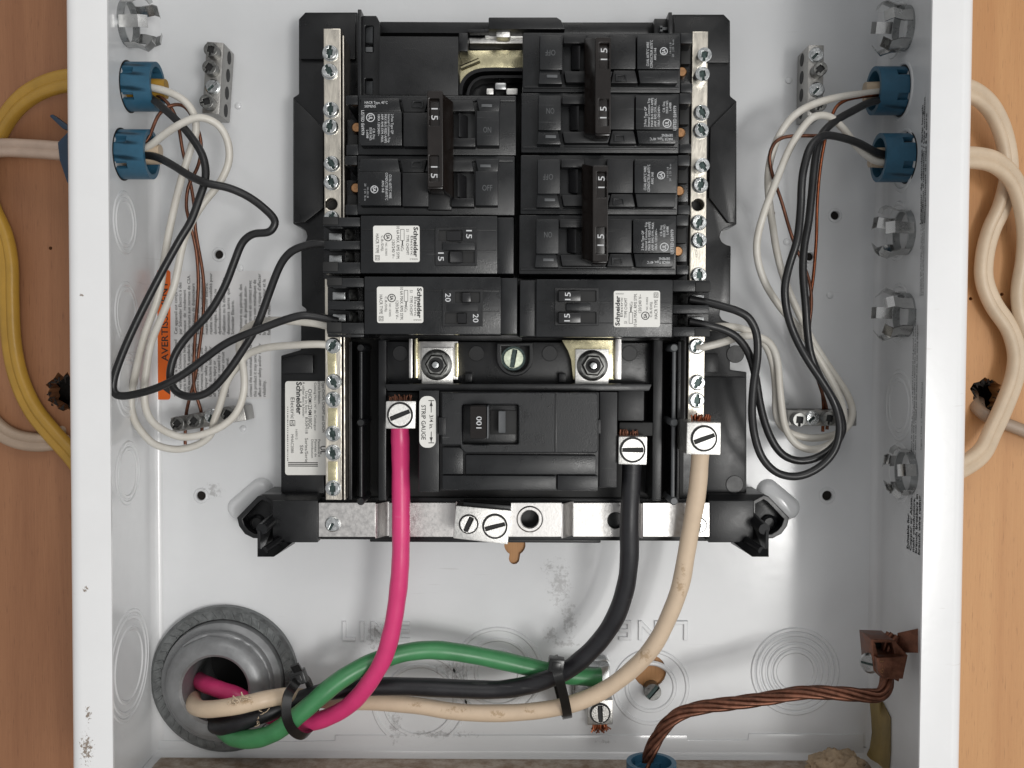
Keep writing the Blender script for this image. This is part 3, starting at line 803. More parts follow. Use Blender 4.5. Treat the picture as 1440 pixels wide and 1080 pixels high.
# catalogue sticker
lb = mk('catalogue_label', plate([xz(rrect(401, 536, 470, 668, 4), 25.3)], 25.35, 25.05), 'label', base, label='white catalogue sticker half hidden behind the neutral bar')
D = 25.45
ptext('printed_text', 'Schneider', 420.5, 560, D, 46, 8, -90, 'ink', lb, bold=0.03)
ptext('printed_text', 'Electric', 411.5, 574, D, 30, 5.5, -90, 'ink', lb)
ptext('printed_text', 'CHOM1224M100GC', 436, 575, D, 56, 5.2, -90, 'ink', lb, bold=0.008)
ptext('printed_text', "Catalog No. / N\u00b0 de Catalogue:", 443, 572, D, 68, 4.2, -90, 'ink', lb)
ptext('printed_text', "A utiliser dans le boitier:", 427, 562, D, 50, 3.6, -90, 'ink', lb)
ptext('printed_text', "Use in box:  B30M18", 431, 580, D, 60, 3.6, -90, 'ink', lb)
ptext('printed_text', "Series/Serie", 431, 633, D, 34, 4.4, -90, 'ink', lb)
ptext('printed_text', "S04", 424, 632, D, 12, 4.8, -90, 'ink', lb)
ptext('printed_text', "160012", 417, 611, D, 14, 3.0, -90, 'ink', lb)
ptext('printed_text', "MHAC2080", 411, 624, D, 26, 4.0, -90, 'ink', lb)
ptext('printed_text', "Panelboard\nPanneau de\nDistribution", 444, 631, D, 26, 13, -90, 'ink', lb, 'LEFT')
ptext('printed_text', "Type CHOM, CHOMT and CHOM\ncircuit breakers.", 452, 572, D, 72, 9.5, -90, 'ink', lb, 'LEFT')
ptext('printed_text', "UL", 454, 633, D, 12, 7, -90, 'ink', lb, bold=0.02)
ptext('printed_text', "HS", 411, 595, D, 7, 5, -90, 'ink', lb)
g = G()
for k in range(3): pbox(405, 650 + 2.4 * k, 447, 651.2 + 2.4 * k, D, D - 0.15, 0, g)
for k in range(26): pbox(404, 572 + k * 3, 405.2, 572 + k * 3 + random.choice((1.2, 2)), D, D - 0.15, 0, g)
pbox(407.4, 591, 408, 599, D, D - 0.15, 0, g); pbox(414.4, 591, 415, 599, D, D - 0.15, 0, g); pbox(408, 591, 414.4, 591.6, D, D - 0.15, 0, g); pbox(408, 598.4, 414.4, 599, D, D - 0.15, 0, g)
mk('printed_rule', g, 'ink', lb)

# ================================================================== neutral bars
def neutral_bar(x0t, x1t, x0b, x1b, yt, yb, screws, hls, label, outs=(), edge=None):
    d = 46
    c = P((x0b + x1b) / 2, yb, 40)
    t = thing('neutral_bar', c, label, 'neutral bar', 'neutral bars beside the breakers')
    lp = xz([(x0b, yb), (x1b, yb), (x1t, yt), (x0t, yt)], d)
    hs = []
    for (x, y) in hls:
        q = P(x, y, d); hs.append(circ(q.x, q.z, 0.0027, 18))
    mk('bar', plate([lp] + hs, d, 39, 0.0004), 'bar', t)
    mk('hole_shade', plate([[(a + (0.0005 if k in (0, 3) else -0.0005), b_) for k, (a, b_) in enumerate(lp)]], 39.2, 37.5, 0), 'void', t)  # black plate puts shade behind the bar's holes
    if edge:
        mk('bar_edge', prism([(edge[0], yt + 10), (edge[0] + 2, yt + 10), (edge[1] + 2, yb), (edge[1], yb)], 48, 30, 0.0002), 'bar', t)
    for k, (x, y) in enumerate(screws):
        me = SCREW_OUT if k in outs else SCREW
        inst('screw', me, P(x, y, d + (5 if k in outs else 1.5)) * 1 + Vector((0, 0.005 if k in outs else 0.0015, 0)), t, random.uniform(-0.6, 0.6))
    return t
barL = neutral_bar(455, 479, 458, 481, 40, 703, [(464, 74), (463, 100), (465, 154), (464, 178), (466, 230), (466, 256), (466, 307), (468, 486), (469, 537), (468, 562), (468, 610), (468, 637), (468, 687)],
            [(466, 287)], 'silver neutral bar with screws partly covering the catalogue sticker', (), (481.5, 483.5))
barR = neutral_bar(974, 996, 967, 990, 44, 592, [(990, 78), (987, 105), (987, 158), (986, 183), (987, 233), (985, 260), (983, 313), (983, 338), (983, 387), (980, 487), (981, 538), (980, 563)],
            [(981.5, 288)], 'silver neutral bar ending at the big square lug of the cream conductor', (0, 1, 4))
# gold chromate face of the lower stretch seen on the sticker side
mk('gold_rib', prism([(460, 494), (472, 494), (473, 528), (461, 528)], 46.5, 44, 0.0003), 'gold', barL)
mk('gold_rib', prism([(461, 574), (474, 574), (474, 600), (461, 600)], 46.5, 44, 0.0003), 'gold', barL)
mk('gold_rib', prism([(461, 649), (474, 649), (474, 677), (461, 677)], 46.5, 44, 0.0003), 'gold', barL)

# ================================================================== bus terminals, stabs and straps
def bus_terminal(cx, cy, x0, x1, y0, y1, label, m_, flag):
    t = thing('bus_terminal', P(cx, y1, 40), label, 'bus terminal', 'bus terminals above the main breaker')
    if flag:
        pts = [(790, 478), (872, 478), (872, 534), (806, 534), (803, 506), (799, 494)]
    else:
        pts = [(588, 480), (644, 480), (644, 534), (588, 534)]
    mk('bus_plate', prism(pts, 43, 37.5, 0.0003), m_, t)
    if flag:
        mk('side_strip', pbox(865, 476, 874, 534, 46, 38, 0.0004), 'strap', t)
    else:
        mk('side_strip', pbox(575, 476, 580, 532, 45, 38, 0.0004), 'strap', t)
        mk('side_strip', pbox(583, 476, 587, 532, 45, 38, 0.0004), 'gold', t)
        mk('side_strip', pbox(640, 482, 644.5, 530, 45, 38, 0.0004), 'gold', t)
    mk('square_washer', pbox(x0, y0, x1, y1, 46.5, 42, 0.0003), 'alu', t)
    c = P(cx, cy, 46.5)
    mk('flange_washer', lathe([(0.0070, -0.0002), (0.0070, 0.0006), (0.0055, 0.0016), (0.0052, 0.0016)], c, n=36), 'dullscrew', t)
    mk('hex_nut', lathe([(0.0050, 0.001), (0.0050, 0.0040), (0.0043, 0.0046)], c, n=6, ph=0.2), 'dullscrew', t, sharp=20)
    mk('nut_recess', lathe([(0.0034, 0.0046), (0.0033, 0.0047)], c, n=24), 'void', t)
    mk('stud', lathe([(0.0019, 0.004), (0.0019, 0.0066), (0.0014, 0.0072), (0.0006, 0.0073)], c, n=18), 'zinc', t)
bus_terminal(614, 513, 593, 637, 489, 542, 'silver bus terminal with hex nut above the pink conductor', 'strap', False)
bus_terminal(833, 514, 809, 856, 491, 543, 'yellow plated bus terminal with hex nut and flared plate', 'gold', True)
bs = thing('bonding_screw', P(722, 505, 38), 'pale green tinted slotted bonding screw in black rounded pocket', 'screw')
inst('screw_head', LUGSCREW_Z, P(722, 504, 40), bs, math.radians(10))
mk('screw_shank', lathe([(0.0040, -0.003), (0.0040, -0.0003)], P(722, 504, 40), n=20), 'gold', bs)

stab = thing('bus_stab', P(690, 136, 30), 'gold and silver bus stab in the open breaker slot', 'bus stab')
mk('stab_plate', prism([(645, 71), (735, 70), (735, 95), (690, 96), (672, 99), (659, 107), (651, 118), (648, 134), (645, 134)], 37, 30, 0.0004), 'gold', stab)
mk('stab_rib', sweep([P(648, 96, 37.2), P(674, 85, 37.2)], csect(0.0013, 10)), 'gold', stab)
mk('stab_blade', pbox(660, 53, 735, 61, 39, 30, 0.0004), 'alu', stab)
mk('stab_blade', pbox(682, 46, 735, 53, 40, 30, 0.0004), 'alu', stab)
mk('stab_clip', pbox(697, 38, 718, 53, 46, 34, 0.0015), 'alu', stab)
mk('stab_jaw', pbox(684, 124, 694, 133, 42, 30, 0.0005), 'alu', stab)
mk('stab_jaw', pbox(696, 116, 712, 126, 42, 30, 0.0008), 'galv', stab)
mk('stab_jaw', pbox(712, 124, 728, 133, 42, 30, 0.0005), 'alu', stab)

strap = thing('bonding_strap', P(724, 755, 26), 'bright plated bonding strap with stepped bends below the main breaker', 'strap')
def seg(x0, x1, d, hl=()):
    lp = xz([(x0, 755), (x1, 755), (x1, 707), (x0, 707)], d)
    hs = []
    for (x, y, r) in hl:
        q = P(x, y, d); hs.append(circ(q.x, q.z, mm(r, d), 28))
    return plate([lp] + hs, d, d - 1.6, 0.0002)
def bend(xa, da, xb, db):
    A0, B0 = P(xa, 755, da), P(xb, 755, db); A1, B1 = P(xa, 707, da), P(xb, 707, db)
    zl, zh = (A0.z + B0.z) / 2, (A1.z + B1.z) / 2
    pa = [Vector((A0.x + (B0.x - A0.x) * t, A0.y + (B0.y - A0.y) * (3 * t * t - 2 * t * t * t), 0)) for t in [i / 8 for i in range(9)]]
    g = G(); v = []
    for q in pa:
        for z, k in ((zl, 0), (zh, 0), (zh, 0.0016), (zl, 0.0016)): v.append((q.x, q.y + k, z))
    f = []
    for i in range(8):
        for j in range(4):
            e = (j + 1) % 4; f.append([i * 4 + j, i * 4 + e, (i + 1) * 4 + e, (i + 1) * 4 + j])
    f.append([3, 2, 1, 0]); f.append([32, 33, 34, 35])
    return g.add(v, f)
g = seg(448, 528, 36)
g.join(bend(527.9, 36, 547, 29)); g.join(seg(546.9, 641, 29)); g.join(bend(640.9, 29, 652, 36)); g.join(seg(651.9, 790, 36, [(745, 730, 12.5)]))
g.join(bend(789.9, 36, 806, 29)); g.join(seg(805.9, 890, 29, [(866, 732, 12)])); g.join(bend(889.9, 29, 904, 36)); g.join(seg(903.9, 1000, 36))
mk('strap_body', g, 'strap', strap)
mk('hole_rim', lathe([(mm(19, 36), 0), (mm(17, 36), 0.0005), (mm(13.5, 36), 0.0005), (mm(12.5, 36), -0.0004)], P(745, 730, 36), n=32, caps=False), 'strap', strap)
inst('screw', BRIGHT, P(468, 737, 36), strap, 0.5)
inst('screw', BRIGHT, P(983, 738, 36), strap, 0.2)

def lug_block(t, quad, df, db, m_='alu', bev=0.0006):
    return mk('lug_block', prism(quad, df, db, bev), m_, t)
lug = thing('twin_screw_lug', P(678, 760, 38), 'tilted silver lug with two slotted screws on the bonding strap', 'lug')
lug_block(lug, [(641, 711), (719, 718), (714, 766), (637, 757)], 50, 35.5)
mk('lug_cap', prism([(652, 706), (719, 711), (718, 721), (650, 714)], 47, 37, 0.0004), 'base', lug)
inst('screw', LUGSCREW_S, P(659, 737, 50.2), lug, math.radians(25))
inst('screw', LUGSCREW, P(696, 740, 50.2), lug, math.radians(75))

# ================================================================== two-pole breakers with handle tie (built at the upper row, then copied)
DB_, DR, DT = 60, 67, 82
def two_pole():
    c = P(854.5, 131.5, DB_)
    t = thing('two_pole_breaker', c, '', 'circuit breaker', 'black two-pole breakers with brown handle ties')
    for k, (dx, dy) in enumerate(((0, 0), (-2, 85))):
        def R(x0, y0, x1, y1, a, b_, bev=0.0004, g=None): return pbox(x0 + dx, y0 + dy, x1 + dx, y1 + dy, a, b_, bev, g)
        def Q(pts, a, b_, bev=0.0004, g=None, grow=1.0): return prism([(x + dx, y + dy) for x, y in pts], a, b_, bev, g, 0, grow)
        g = R(735, 46, 957, 130, DB_, 28, 0.0006)
        R(957.2, 46, 974, 61, DB_, 28, 0.0004, g); R(957.2, 117, 974, 130, DB_, 28, 0.0004, g)
        R(957, 60, 972, 118, 44, 28, 0.0003, g)
        b = mk('pole_body', g, 'breaker', t)
        # stepped raised face: block, frame round the toggle slot, label block
        g = Q([(759, 49), (791, 49), (791, 98), (759, 98)], DR, 50, 0.0005)
        Q([(759, 99), (787, 99), (791, 118), (757, 118)], DR - 1.5, 50, 0.0005, g)
        mk('face_block', g, 'breaker', b)
        mk('on_mark', R(769, 105, 784, 109, DR - 1.1, 60, 0.0002), 'greyplastic', b)
        g = R(792.5, 49, 825, 61, DR - 1, 50, 0.0004)
        R(857, 49, 894, 97, DR - 0.8, 50, 0.0004, g)
        R(824.5, 49, 858, 99, DR - 4, 50, 0.0004, g)
        Q([(793, 100), (862, 100), (857, 116), (796, 116)], DR - 1.8, 50, 0.0005, g)
        Q([(863, 98.5), (893, 98.5), (897, 117), (859, 117)], DR - 1.5, 50, 0.0005, g)
        mk('face_frame', g, 'breakerb', b)
        mk('test_window', plate([xz([(866 + dx, 113.5 + dy), (882 + dx, 113.5 + dy), (882 + dx, 103 + dy), (866 + dx, 103 + dy)], DR), xz([(868.5 + dx, 111 + dy), (879.5 + dx, 111 + dy), (879.5 + dx, 105.5 + dy), (868.5 + dx, 105.5 + dy)], DR)], DR - 0.8, DR - 2, 0.0001), 'breaker', b)
        g = Q([(896, 49), (954, 49), (956, 53), (956, 97), (896, 97)], DR, 50, 0.0004)
        Q([(897, 98), (955, 98), (953, 117), (900, 117)], DR - 0.8, 50, 0.0005, g)
        lbk = mk('label_block', g, 'breaker', b)
        mk('toggle_slot', R(793, 61.5, 824, 99.5, 52, 49, 0.0002), 'void', b)
        tg = wedge([(803 + dx, 63 + dy), (816 + dx, 63 + dy), (816 + dx, 98 + dy), (803 + dx, 98 + dy)], [62, 66, 66, 62], 50, 0.0006)
        mk('toggle', tg, 'toggle', t)
        # terminal screw in its pocket
        mk('terminal_screw', lathe([(0.0024, -0.002), (0.0024, 0.002), (0.0019, 0.0026)], P(957.5 + dx, 103 + dy, 46), n=18), 'brass', t)
        mk('terminal_plate', R(957.5, 66, 971, 90, 49, 44, 0.0004), 'void', t)
        # edge ribs and lower ledge
        mk('body_ledge', R(737, 121, 955, 124.5, DB_ + 0.8, 55, 0.0003), 'breaker', b)
        if k == 0:
            ptext('printed_text', 'CU/AL 60/75\u00b0C WIRE\nCONDUCTEUR 60/75\u00b0C\nAWG 14-8', 916, 76, DR + 0.12, 38, 14, 90, 'whiteink', lbk)
            ptext('printed_text', 'SA', 933.5, 72, DR + 0.12, 7, 5, 90, 'whiteink', lbk, bold=0.02)
            mk('printed_ring', ring(P(933.5, 72, DR), 0.0015, wdt=0.00028, h=0.0001, n=24), 'whiteink', lbk)
            ptext('printed_text', '14-10 | 8\n20   | 25  lb-in', 945, 68, DR + 0.12, 24, 7, 90, 'paleink', lbk)
            ptext('printed_text', 'OFF', 774, 74, DR + 0.12, 14, 8, 180, 'greyplastic', b)
        else:
            ptext('printed_text', '2 Pole Type QP\nInternal Common Trip\nMAX BUS FEED AMPS\nAMP. RMS SYM. MAX.\n10KA 120/240V~', 917, 158, DR + 0.12, 40, 22, 90, 'whiteink', lbk, 'LEFT')
            ptext('printed_text', 'C.B. Disj.\nISSUE NO.\nL-6088', 938, 150, DR + 0.12, 18, 12, 90, 'whiteink', lbk)
            ptext('printed_text', 'LISTED E69979', 949, 166, DR + 0.12, 34, 4.2, 90, 'whiteink', lbk)
            ptext('printed_text', 'UL', 938, 173.5, DR + 0.12, 7, 5.5, 90, 'whiteink', lbk, bold=0.02)
            mk('printed_ring', ring(P(938, 173.5, DR), 0.0017, wdt=0.0003, h=0.0001, n=24), 'whiteink', lbk)
            ptext('printed_text', 'HACR Type, 40\u00b0C\nSIEMENS', 930, 193, DR - 0.65, 32, 9, 180, 'whiteink', lbk, 'LEFT')
            ptext('printed_text', 'ON', 774, 156, DR + 0.12, 11, 8, 180, 'greyplastic', b)
    # handle tie across both poles
    g = wedge([(822, 53), (838, 53), (838, 188), (822, 188)], [72, DT - 2, DT - 2, 72], 66, 0.0006)
    rr = lambda a: xz(rrect(a[0], a[1], a[2], a[3], 1.5, 3), DT)
    lp = xz(rrect(837, 52, 859, 188, 2.5, 3), DT)
    plate([lp, list(rr((843, 60, 856.5, 97))), list(rr((842, 139, 856, 177)))], DT, DT - 2, 0.0004, g)
    pbox(837.3, 52.4, 858.5, 187.6, DT - 2.05, 64, 0.0004, g)
    tie = mk('handle_tie', g, 'tie', t)
    ptext('printed_text', '1 5', 849.5, 76, DT - 1.85, 16.5, 9.2, 90, 'whiteink', tie, bold=0.008)
    ptext('printed_text', '1 5', 848.5, 158, DT - 1.85, 16.5, 9.2, 90, 'whiteink', tie, bold=0.008)
    mk('tie_end', pbox(837, 186, 858, 191, DT - 2, 68, 0.0008), 'tie', tie)
    return t
tp = two_pole()
tp['label'] = 'two-pole 15 amp breaker beside the empty slot with the gold stab'
tp2 = copy_tree(tp); tp2.location = P(851, 303, DB_); tp2['label'] = 'two-pole 15 amp breaker directly above the dark green tandem breaker'
tp3 = copy_tree(tp); tp3.location = P(604.5, 217.5, DB_); tp3.rotation_euler = (0, PI, 0); tp3['label'] = 'two-pole 15 amp breaker under the plain blank cover'

# ================================================================== tandem breakers with white label
DF = 68
def tandem():
    c = P(864, 433.5, 60)
    t = thing('tandem_breaker', c, '', 'circuit breaker', 'tandem breakers with white labels')
    g = pbox(754, 393, 946, 474, DF, 28, 0.0005)
    b = mk('breaker_body', g, 'breaker', t)
    mk('body_step', pbox(731, 394, 754.5, 473, DF - 2.5, 28, 0.0005), 'breaker', t)
    mk('seam_rib', pbox(756, 424.5, 945, 426.2, DF + 0.25, DF - 1, 0.0001), 'breakerb', b)
    mk('seam_rib', pbox(756, 453.6, 945, 455.2, DF + 0.25, DF - 1, 0.0001), 'breakerb', b)
    # wire end: floor, fingers, clamp screws
    g = pbox(946.2, 394, 997, 473, 50, 28, 0.0004)
    pbox(946.2, 394, 999, 410, 66, 49, 0.0005, g); pbox(946.2, 460, 998, 473, 66, 49, 0.0005, g); pbox(946.2, 429, 997, 441, 64, 49, 0.0005, g)
    mk('terminal_end', g, 'breaker', t)
    mk('terminal_tip', pbox(978, 396.5, 999.5, 410.5, 66.6, 60, 0.0005), 'void', t)
    mk('terminal_tip', pbox(977, 462, 998.5, 473.5, 66.6, 60, 0.0005), 'void', t)
    for y in (419.5, 450.5):
        g = loft_prism([P(x, yy, dd) for x, yy, dd in ((954, y - 8, 60), (967, y - 8, 64), (967, y + 8, 64), (954, y + 8, 60))],
                       [P(x, yy, dd) for x, yy, dd in ((954, y - 8, 48), (967, y - 8, 48), (967, y + 8, 48), (954, y + 8, 48))], 0.0008)
        mk('clamp_screw', g, 'dullscrew', t)
        mk('clamp_plate', pbox(972, y - 5, 990, y + 6, 54, 48, 0.0004), 'galv', t)
    lb = mk('white_label', plate([xz(rrect(863, 409, 928, 460, 3), DF)], DF + 0.45, DF + 0.02), 'label', t)
    d = DF + 0.55
    ptext('printed_text', 'Schneider', 868.5, 437, d, 42, 6.5, 90, 'ink', lb, bold=0.03)
    ptext('printed_text', 'Electric', 874, 432, d, 27, 3.6, 90, 'ink', lb)
    ptext('printed_text', 'S1   TYPE CHOMT', 880, 437, d, 36, 4, 90, 'ink', lb)
    ptext('printed_text', 'AlCu', 887.5, 429, d, 9, 4, 90, 'ink', lb)
    ptext('printed_text', '10 kA MAX. RMS SYM.', 893.5, 436, d, 46, 4.3, 90, 'ink', lb)
    ptext('printed_text', '120/240 V~', 900, 427, d, 26, 4.2, 90, 'ink', lb)
    ptext('printed_text', 'SA', 907.5, 444, d, 6.5, 5, 90, 'ink', lb, bold=0.03)
    mk('printed_ring', ring(P(907.5, 444, DF + 0.45), 0.0016, wdt=0.0003, h=0.0001, n=24), 'ink', lb)
    ptext('printed_text', 'NC 153055', 910, 427, d, 18, 2.6, 90, 'ink', lb)
    ptext('printed_text', 'C.B./DISJ.', 916, 435, d, 22, 4.2, 90, 'ink', lb)
    ptext('printed_text', 'HACR TYPE', 922.5, 435, d, 27, 4.4, 90, 'ink', lb)
    ptext('printed_text', '52', 922.5, 415, d, 4.5, 3.6, 90, 'ink', lb)
    ptext('printed_text', 'SLDIL/SL.D', 871.5, 413.0, d, 11, 1.8, 0, 'ink', lb)
    g = G()
    for x0, y0, x1, y1 in ((884.5, 439, 885, 455), (889.5, 439, 890, 455), (885, 454.5, 889.5, 455), (885, 439, 889.5, 439.5), (886.5, 433, 888, 439)):
        pbox(x0, y0, x1, y1, d, d - 0.15, 0, g)
    for x0, y0, x1, y1 in ((919.5, 411.5, 920, 418.5), (925.2, 411.5, 925.7, 418.5), (920, 411.5, 925.2, 412), (920, 418, 925.2, 418.5)):
        pbox(x0, y0, x1, y1, d, d - 0.15, 0, g)
    mk('printed_rule', g, 'ink', lb)
    return t
td = tandem()
td['label'] = 'dark green black tandem breaker with 15 printed on both toggles, above yellow plated terminal'
td15 = copy_tree(td); td15.location = P(589, 348, 60); td15.rotation_euler = (0, PI, 0); td15['label'] = 'tandem breaker marked 15 and 15 above the one marked 20'
td20 = copy_tree(td); td20.location = P(594, 432, 60); td20.rotation_euler = (0, PI, 0); td20['label'] = 'tandem breaker marked 20 and 20 with dirty clamp screws'
for q, loc in ((td15, td15.location), (td20, td20.location)):
    W[q.name] = Matrix.Translation(loc) @ Matrix.Rotation(PI, 4, 'Y')
# toggles: each breaker has its own positions
def toggles(t, slot, frame, levers, txts):
    mk('toggle_frame', plate([xz(rrect(*frame, 1, 2), DF), ] + [xz(rrect(*s_, 0.8, 2), DF) for s_ in slot], DF + 0.9, DF - 0.3, 0.0002), 'breakerb', t)
    for s_ in slot: mk('toggle_slot', pbox(*s_, DF + 0.1, DF - 0.4, 0), 'void', t)
    for (x0, y0, x1, y1, da, db2) in levers:
        mk('toggle', wedge([(x0, y0), (x1, y0), (x1, y1), (x0, y1)], [da, db2, db2, da], DF - 0.2, 0.0005), 'toggle', t)
    for (s_, x, y, d, a, w_, h_) in txts:
        ptext('printed_text', s_, x, y, d, w_, h_, a, 'whiteink', t, bold=0.008)
toggles(td, [(785, 409, 838, 424.5), (785, 439, 838, 455)], (780, 405, 842, 458),
        [(785.5, 409.5, 817, 424, 73.5, 73.5), (785.5, 439.5, 817, 454.5, 73.5, 73.5)],
        [('15', 798.5, 416.5, 73.7, 90, 11, 8), ('15', 797.5, 446.5, 73.7, 90, 11, 8)])
mk('toggle_bar', pbox(796, 426, 831, 437.5, DF + 2.2, DF, 0.0006), 'breaker', td)
ptext('raised_text', 'ON', 778, 432, DF + 0.3, 12, 7, 90, 'breakerb', td); ptext('raised_text', 'OFF', 846, 435, DF + 0.3, 18, 7, 90, 'breakerb', td)
toggles(td15, [(617, 324, 650, 339), (631, 353, 667, 370)], (612, 320, 671, 374),
        [(628, 325, 648, 338.5, 69, 72), (633, 353.5, 651, 369.5, 72.5, 69)],
        [('15', 659.5, 329.5, 68.99, -90, 12, 8), ('15', 620, 361, 68.99, -90, 12, 8)])
mk('toggle_bar', pbox(622, 340.5, 668, 352, DF + 2.2, DF, 0.0006), 'breaker', td15)
toggles(td20, [(640, 411, 675, 425.5), (626, 440, 656, 455)], (622, 407, 679, 459),
        [(650, 411.5, 662, 425, 72, 72), (643, 440.5, 655.5, 454.5, 69.5, 72)],
        [('20', 630, 418.5, 68.99, -90, 12, 8), ('20', 669, 447.5, 68.99, -90, 12, 8)])
mk('toggle_bar', pbox(628, 427, 672, 438, DF + 1.3, DF, 0.0003), 'breakerb', td20)

# ================================================================== main breaker
mb = thing('main_breaker', P(726, 692, 40), 'black 100 amp main breaker with strip gauge label and single toggle', 'main breaker')
body = mk('breaker_body', pbox(618, 551, 842, 690, 58, 24, 0.0006), 'breakerb', mb)
mk('side_block', pbox(589, 549, 617.5, 692, 60, 24, 0.0006), 'breakerb', mb)
mk('side_block', pbox(842.5, 551, 868, 686, 55, 24, 0.0006), 'breakerb', mb)
mk('terminal_block', pbox(869, 549, 906, 592, 50, 24, 0.0006), 'breakerb', mb)
mk('terminal_block', pbox(871, 594, 918, 613, 48, 30, 0.0005), 'void', mb)
mk('terminal_floor', pbox(543, 551, 589, 600, 40, 24, 0.0006), 'breakerb', mb)
fl = [(621, 552), (838, 552), (841, 556), (841, 634), (838, 637), (655, 637), (649, 632), (647, 626), (633, 626), (621, 626)]
lp = [xz(fl, 63), xz(rrect(650, 569, 729, 625, 3), 63)]
mk('front_plate', plate(lp, 63, 57, 0.0005), 'breaker', mb)
mk('recess_floor', pbox(651, 570, 728.5, 624, 58.8, 57.5, 0.0002), 'breakerb', mb)
g = pbox(690, 577, 727, 611, 60, 58, 0.0002); mk('toggle_slot', g, 'void', mb)
tg = mk('toggle', wedge([(661, 571), (684, 571), (684, 617), (661, 617)], [73, 76, 76, 73], 58, 0.0007), 'tie', mb)
for x in (681.4, 684.6):
    mk('toggle_rib', pbox(x, 571.5, x + 2.4, 617, 75.5, 60, 0.0004), 'greyplastic', tg)
ptext('printed_text', '100', 673.7, 594, 75.1, 17, 8, 90, 'whiteink', tg, bold=0.006)
mk('toggle_lever', wedge([(701, 578), (711, 578), (711, 609), (701, 609)], [66, 64, 64, 66], 59, 0.0005), 'greyplastic', mb)
mk('lower_panel', pbox(655, 640, 838, 667, 60.5, 57, 0.0004), 'breaker', mb)
mk('lower_panel', pbox(622, 669, 782, 689, 61, 57, 0.0004), 'breaker', mb)
mk('lower_panel', pbox(784, 669, 841, 690, 61, 57, 0.0004), 'breaker', mb)
mk('lower_panel', pbox(622, 629, 651, 667, 60.5, 57, 0.0004), 'breaker', mb)
mk('panel_ridge', pbox(780, 552, 783, 636, 63.2, 62, 0.0001), 'breakerb', mb)
mk('latch', pbox(617, 587, 627, 612, 63.4, 58, 0.0004), 'breakerb', mb)
mk('latch', pbox(838, 590, 845, 610, 61.4, 55, 0.0004), 'breakerb', mb)
sg = mk('strip_gauge_label', plate([xz(rrect(589.8, 557, 613, 629.5, 10, 6), 60)], 60.35, 60.05), 'label', mb, label='white rounded strip gauge label')
ptext('printed_text', 'STRIP GAUGE', 595.6, 594, 60.45, 49, 6.2, -90, 'ink', sg, bold=0.01)
ptext('printed_text', '3/4 in.', 606.5, 593.5, 60.45, 20, 5.4, -90, 'ink', sg, bold=0.006)
g = G()
for (x0, y0, x1, y1) in ((602.5, 562.8, 610.5, 563.8), (602.5, 622.3, 610.5, 623.3), (605.9, 564, 606.9, 580), (605.9, 607, 606.9, 622)): pbox(x0, y0, x1, y1, 60.45, 60.36, 0, g)
plate([xz([(606.4, 564), (608.6, 571), (604.2, 571)], 60.45)], 60.46, 60.38, 0, g); plate([xz([(606.4, 622), (604.2, 615), (608.6, 615)], 60.45)], 60.46, 60.38, 0, g)
mk('printed_arrows', g, 'ink', sg)
lugs = []
def big_lug(quad, df, db, scx, scy, ang, label, grp='square lugs with slotted screws'):
    c = P(sum(q[0] for q in quad) / 4, max(q[1] for q in quad), db)
    t = thing('terminal_lug', c, label, 'lug', grp)
    lug_block(t, quad, df, db)
    inst('screw', LUGSCREW, P(scx, scy, df + 0.2), t, math.radians(ang))
    return t
big_lug([(542.5, 564), (585, 564), (584, 603), (542, 603)], 60, 38, 562.5, 583.5, 68, 'square silver lug clamping the pink conductor')
big_lug([(870, 614), (910.5, 614), (909.5, 654), (869.5, 653)], 58, 38, 889.5, 632.5, -90, 'square silver lug clamping the thick black conductor')
big_lug([(966, 594), (1014, 594), (1013.5, 640), (965, 639)], 70, 46, 990, 616.5, 70, 'large square silver lug clamping the cream conductor')

# ================================================================== ground bars
GG = 'aluminium ground bars screwed to the back'
def ground_bar(a, b_, hw, df, screws, label, sidex=None, passes=()):
    """bar along the line a-b (pixels at depth df), half width hw pixels"""
    A, B = P(*a, df), P(*b_, df)
    t = thing('ground_bar', (A + B) / 2 + Vector((0, (df - 1) / 1000, 0)), label, 'ground bar', GG)
    T = (B - A).normalized(); N = Vector((-T.z, 0, T.x)) * mm(hw, df)
    top = [A - N, B - N, B + N, A + N]
    bot = [Vector((q.x, -0.0015, q.z)) for q in top]
    mk('bar', loft_prism(top, bot, 0.0006), 'gbar', t)
    # black discs on the long sides stand in for shaded wire holes
    L_ = (B - A).length; n = len(screws)
    for sgn in (1, -1):
        for k in range(4):
            q = A + T * (L_ * (k + 0.5) / 4) + N * sgn * 0.995
            q.y = -(df * 0.48) / 1000
            mk('wire_hole', lathe([(0.0031, -0.0003), (0.0031, 0.00012)], q, N * sgn, 18), 'void', t)
    for (x, y, kind, rot) in screws:
        me = {'g': GSCREW, 'b': BRIGHT, 'l': LUGSCREW_S}[kind]
        inst('screw', me, P(x, y, df + (4 if kind == 'g' else 0.8)) + Vector((0, 0.004 if kind == 'g' else 0.0008, 0)), t, rot)
    return t
ground_bar((302.5, 59), (296, 160), 12, 20, [(298, 71, 'g', 0.2), (296, 96, 'g', 0.6), (299, 122, 'b', 0.8), (292, 144, 'g', 1.3)], 'grey ground bar with a bright centre screw beside the crossed white and black wires')
ground_bar((1148, 63), (1146, 164), 11, 20, [(1148, 77, 'b', 0.8), (1152, 98, 'g', 0.8), (1149, 126, 'b', 0.7), (1151, 148, 'g', 0.3)], 'grey ground bar with two bright flat screws and one tall dark screw')
ground_bar((241, 598), (344.5, 581), 10.5, 18, [(251, 595, 'g', 0.8), (274, 591, 'g', 0.7), (297, 585, 'b', 0.4), (321, 581, 'g', 0.5)], 'grey ground bar below the orange warning sticker with two bare copper ends')
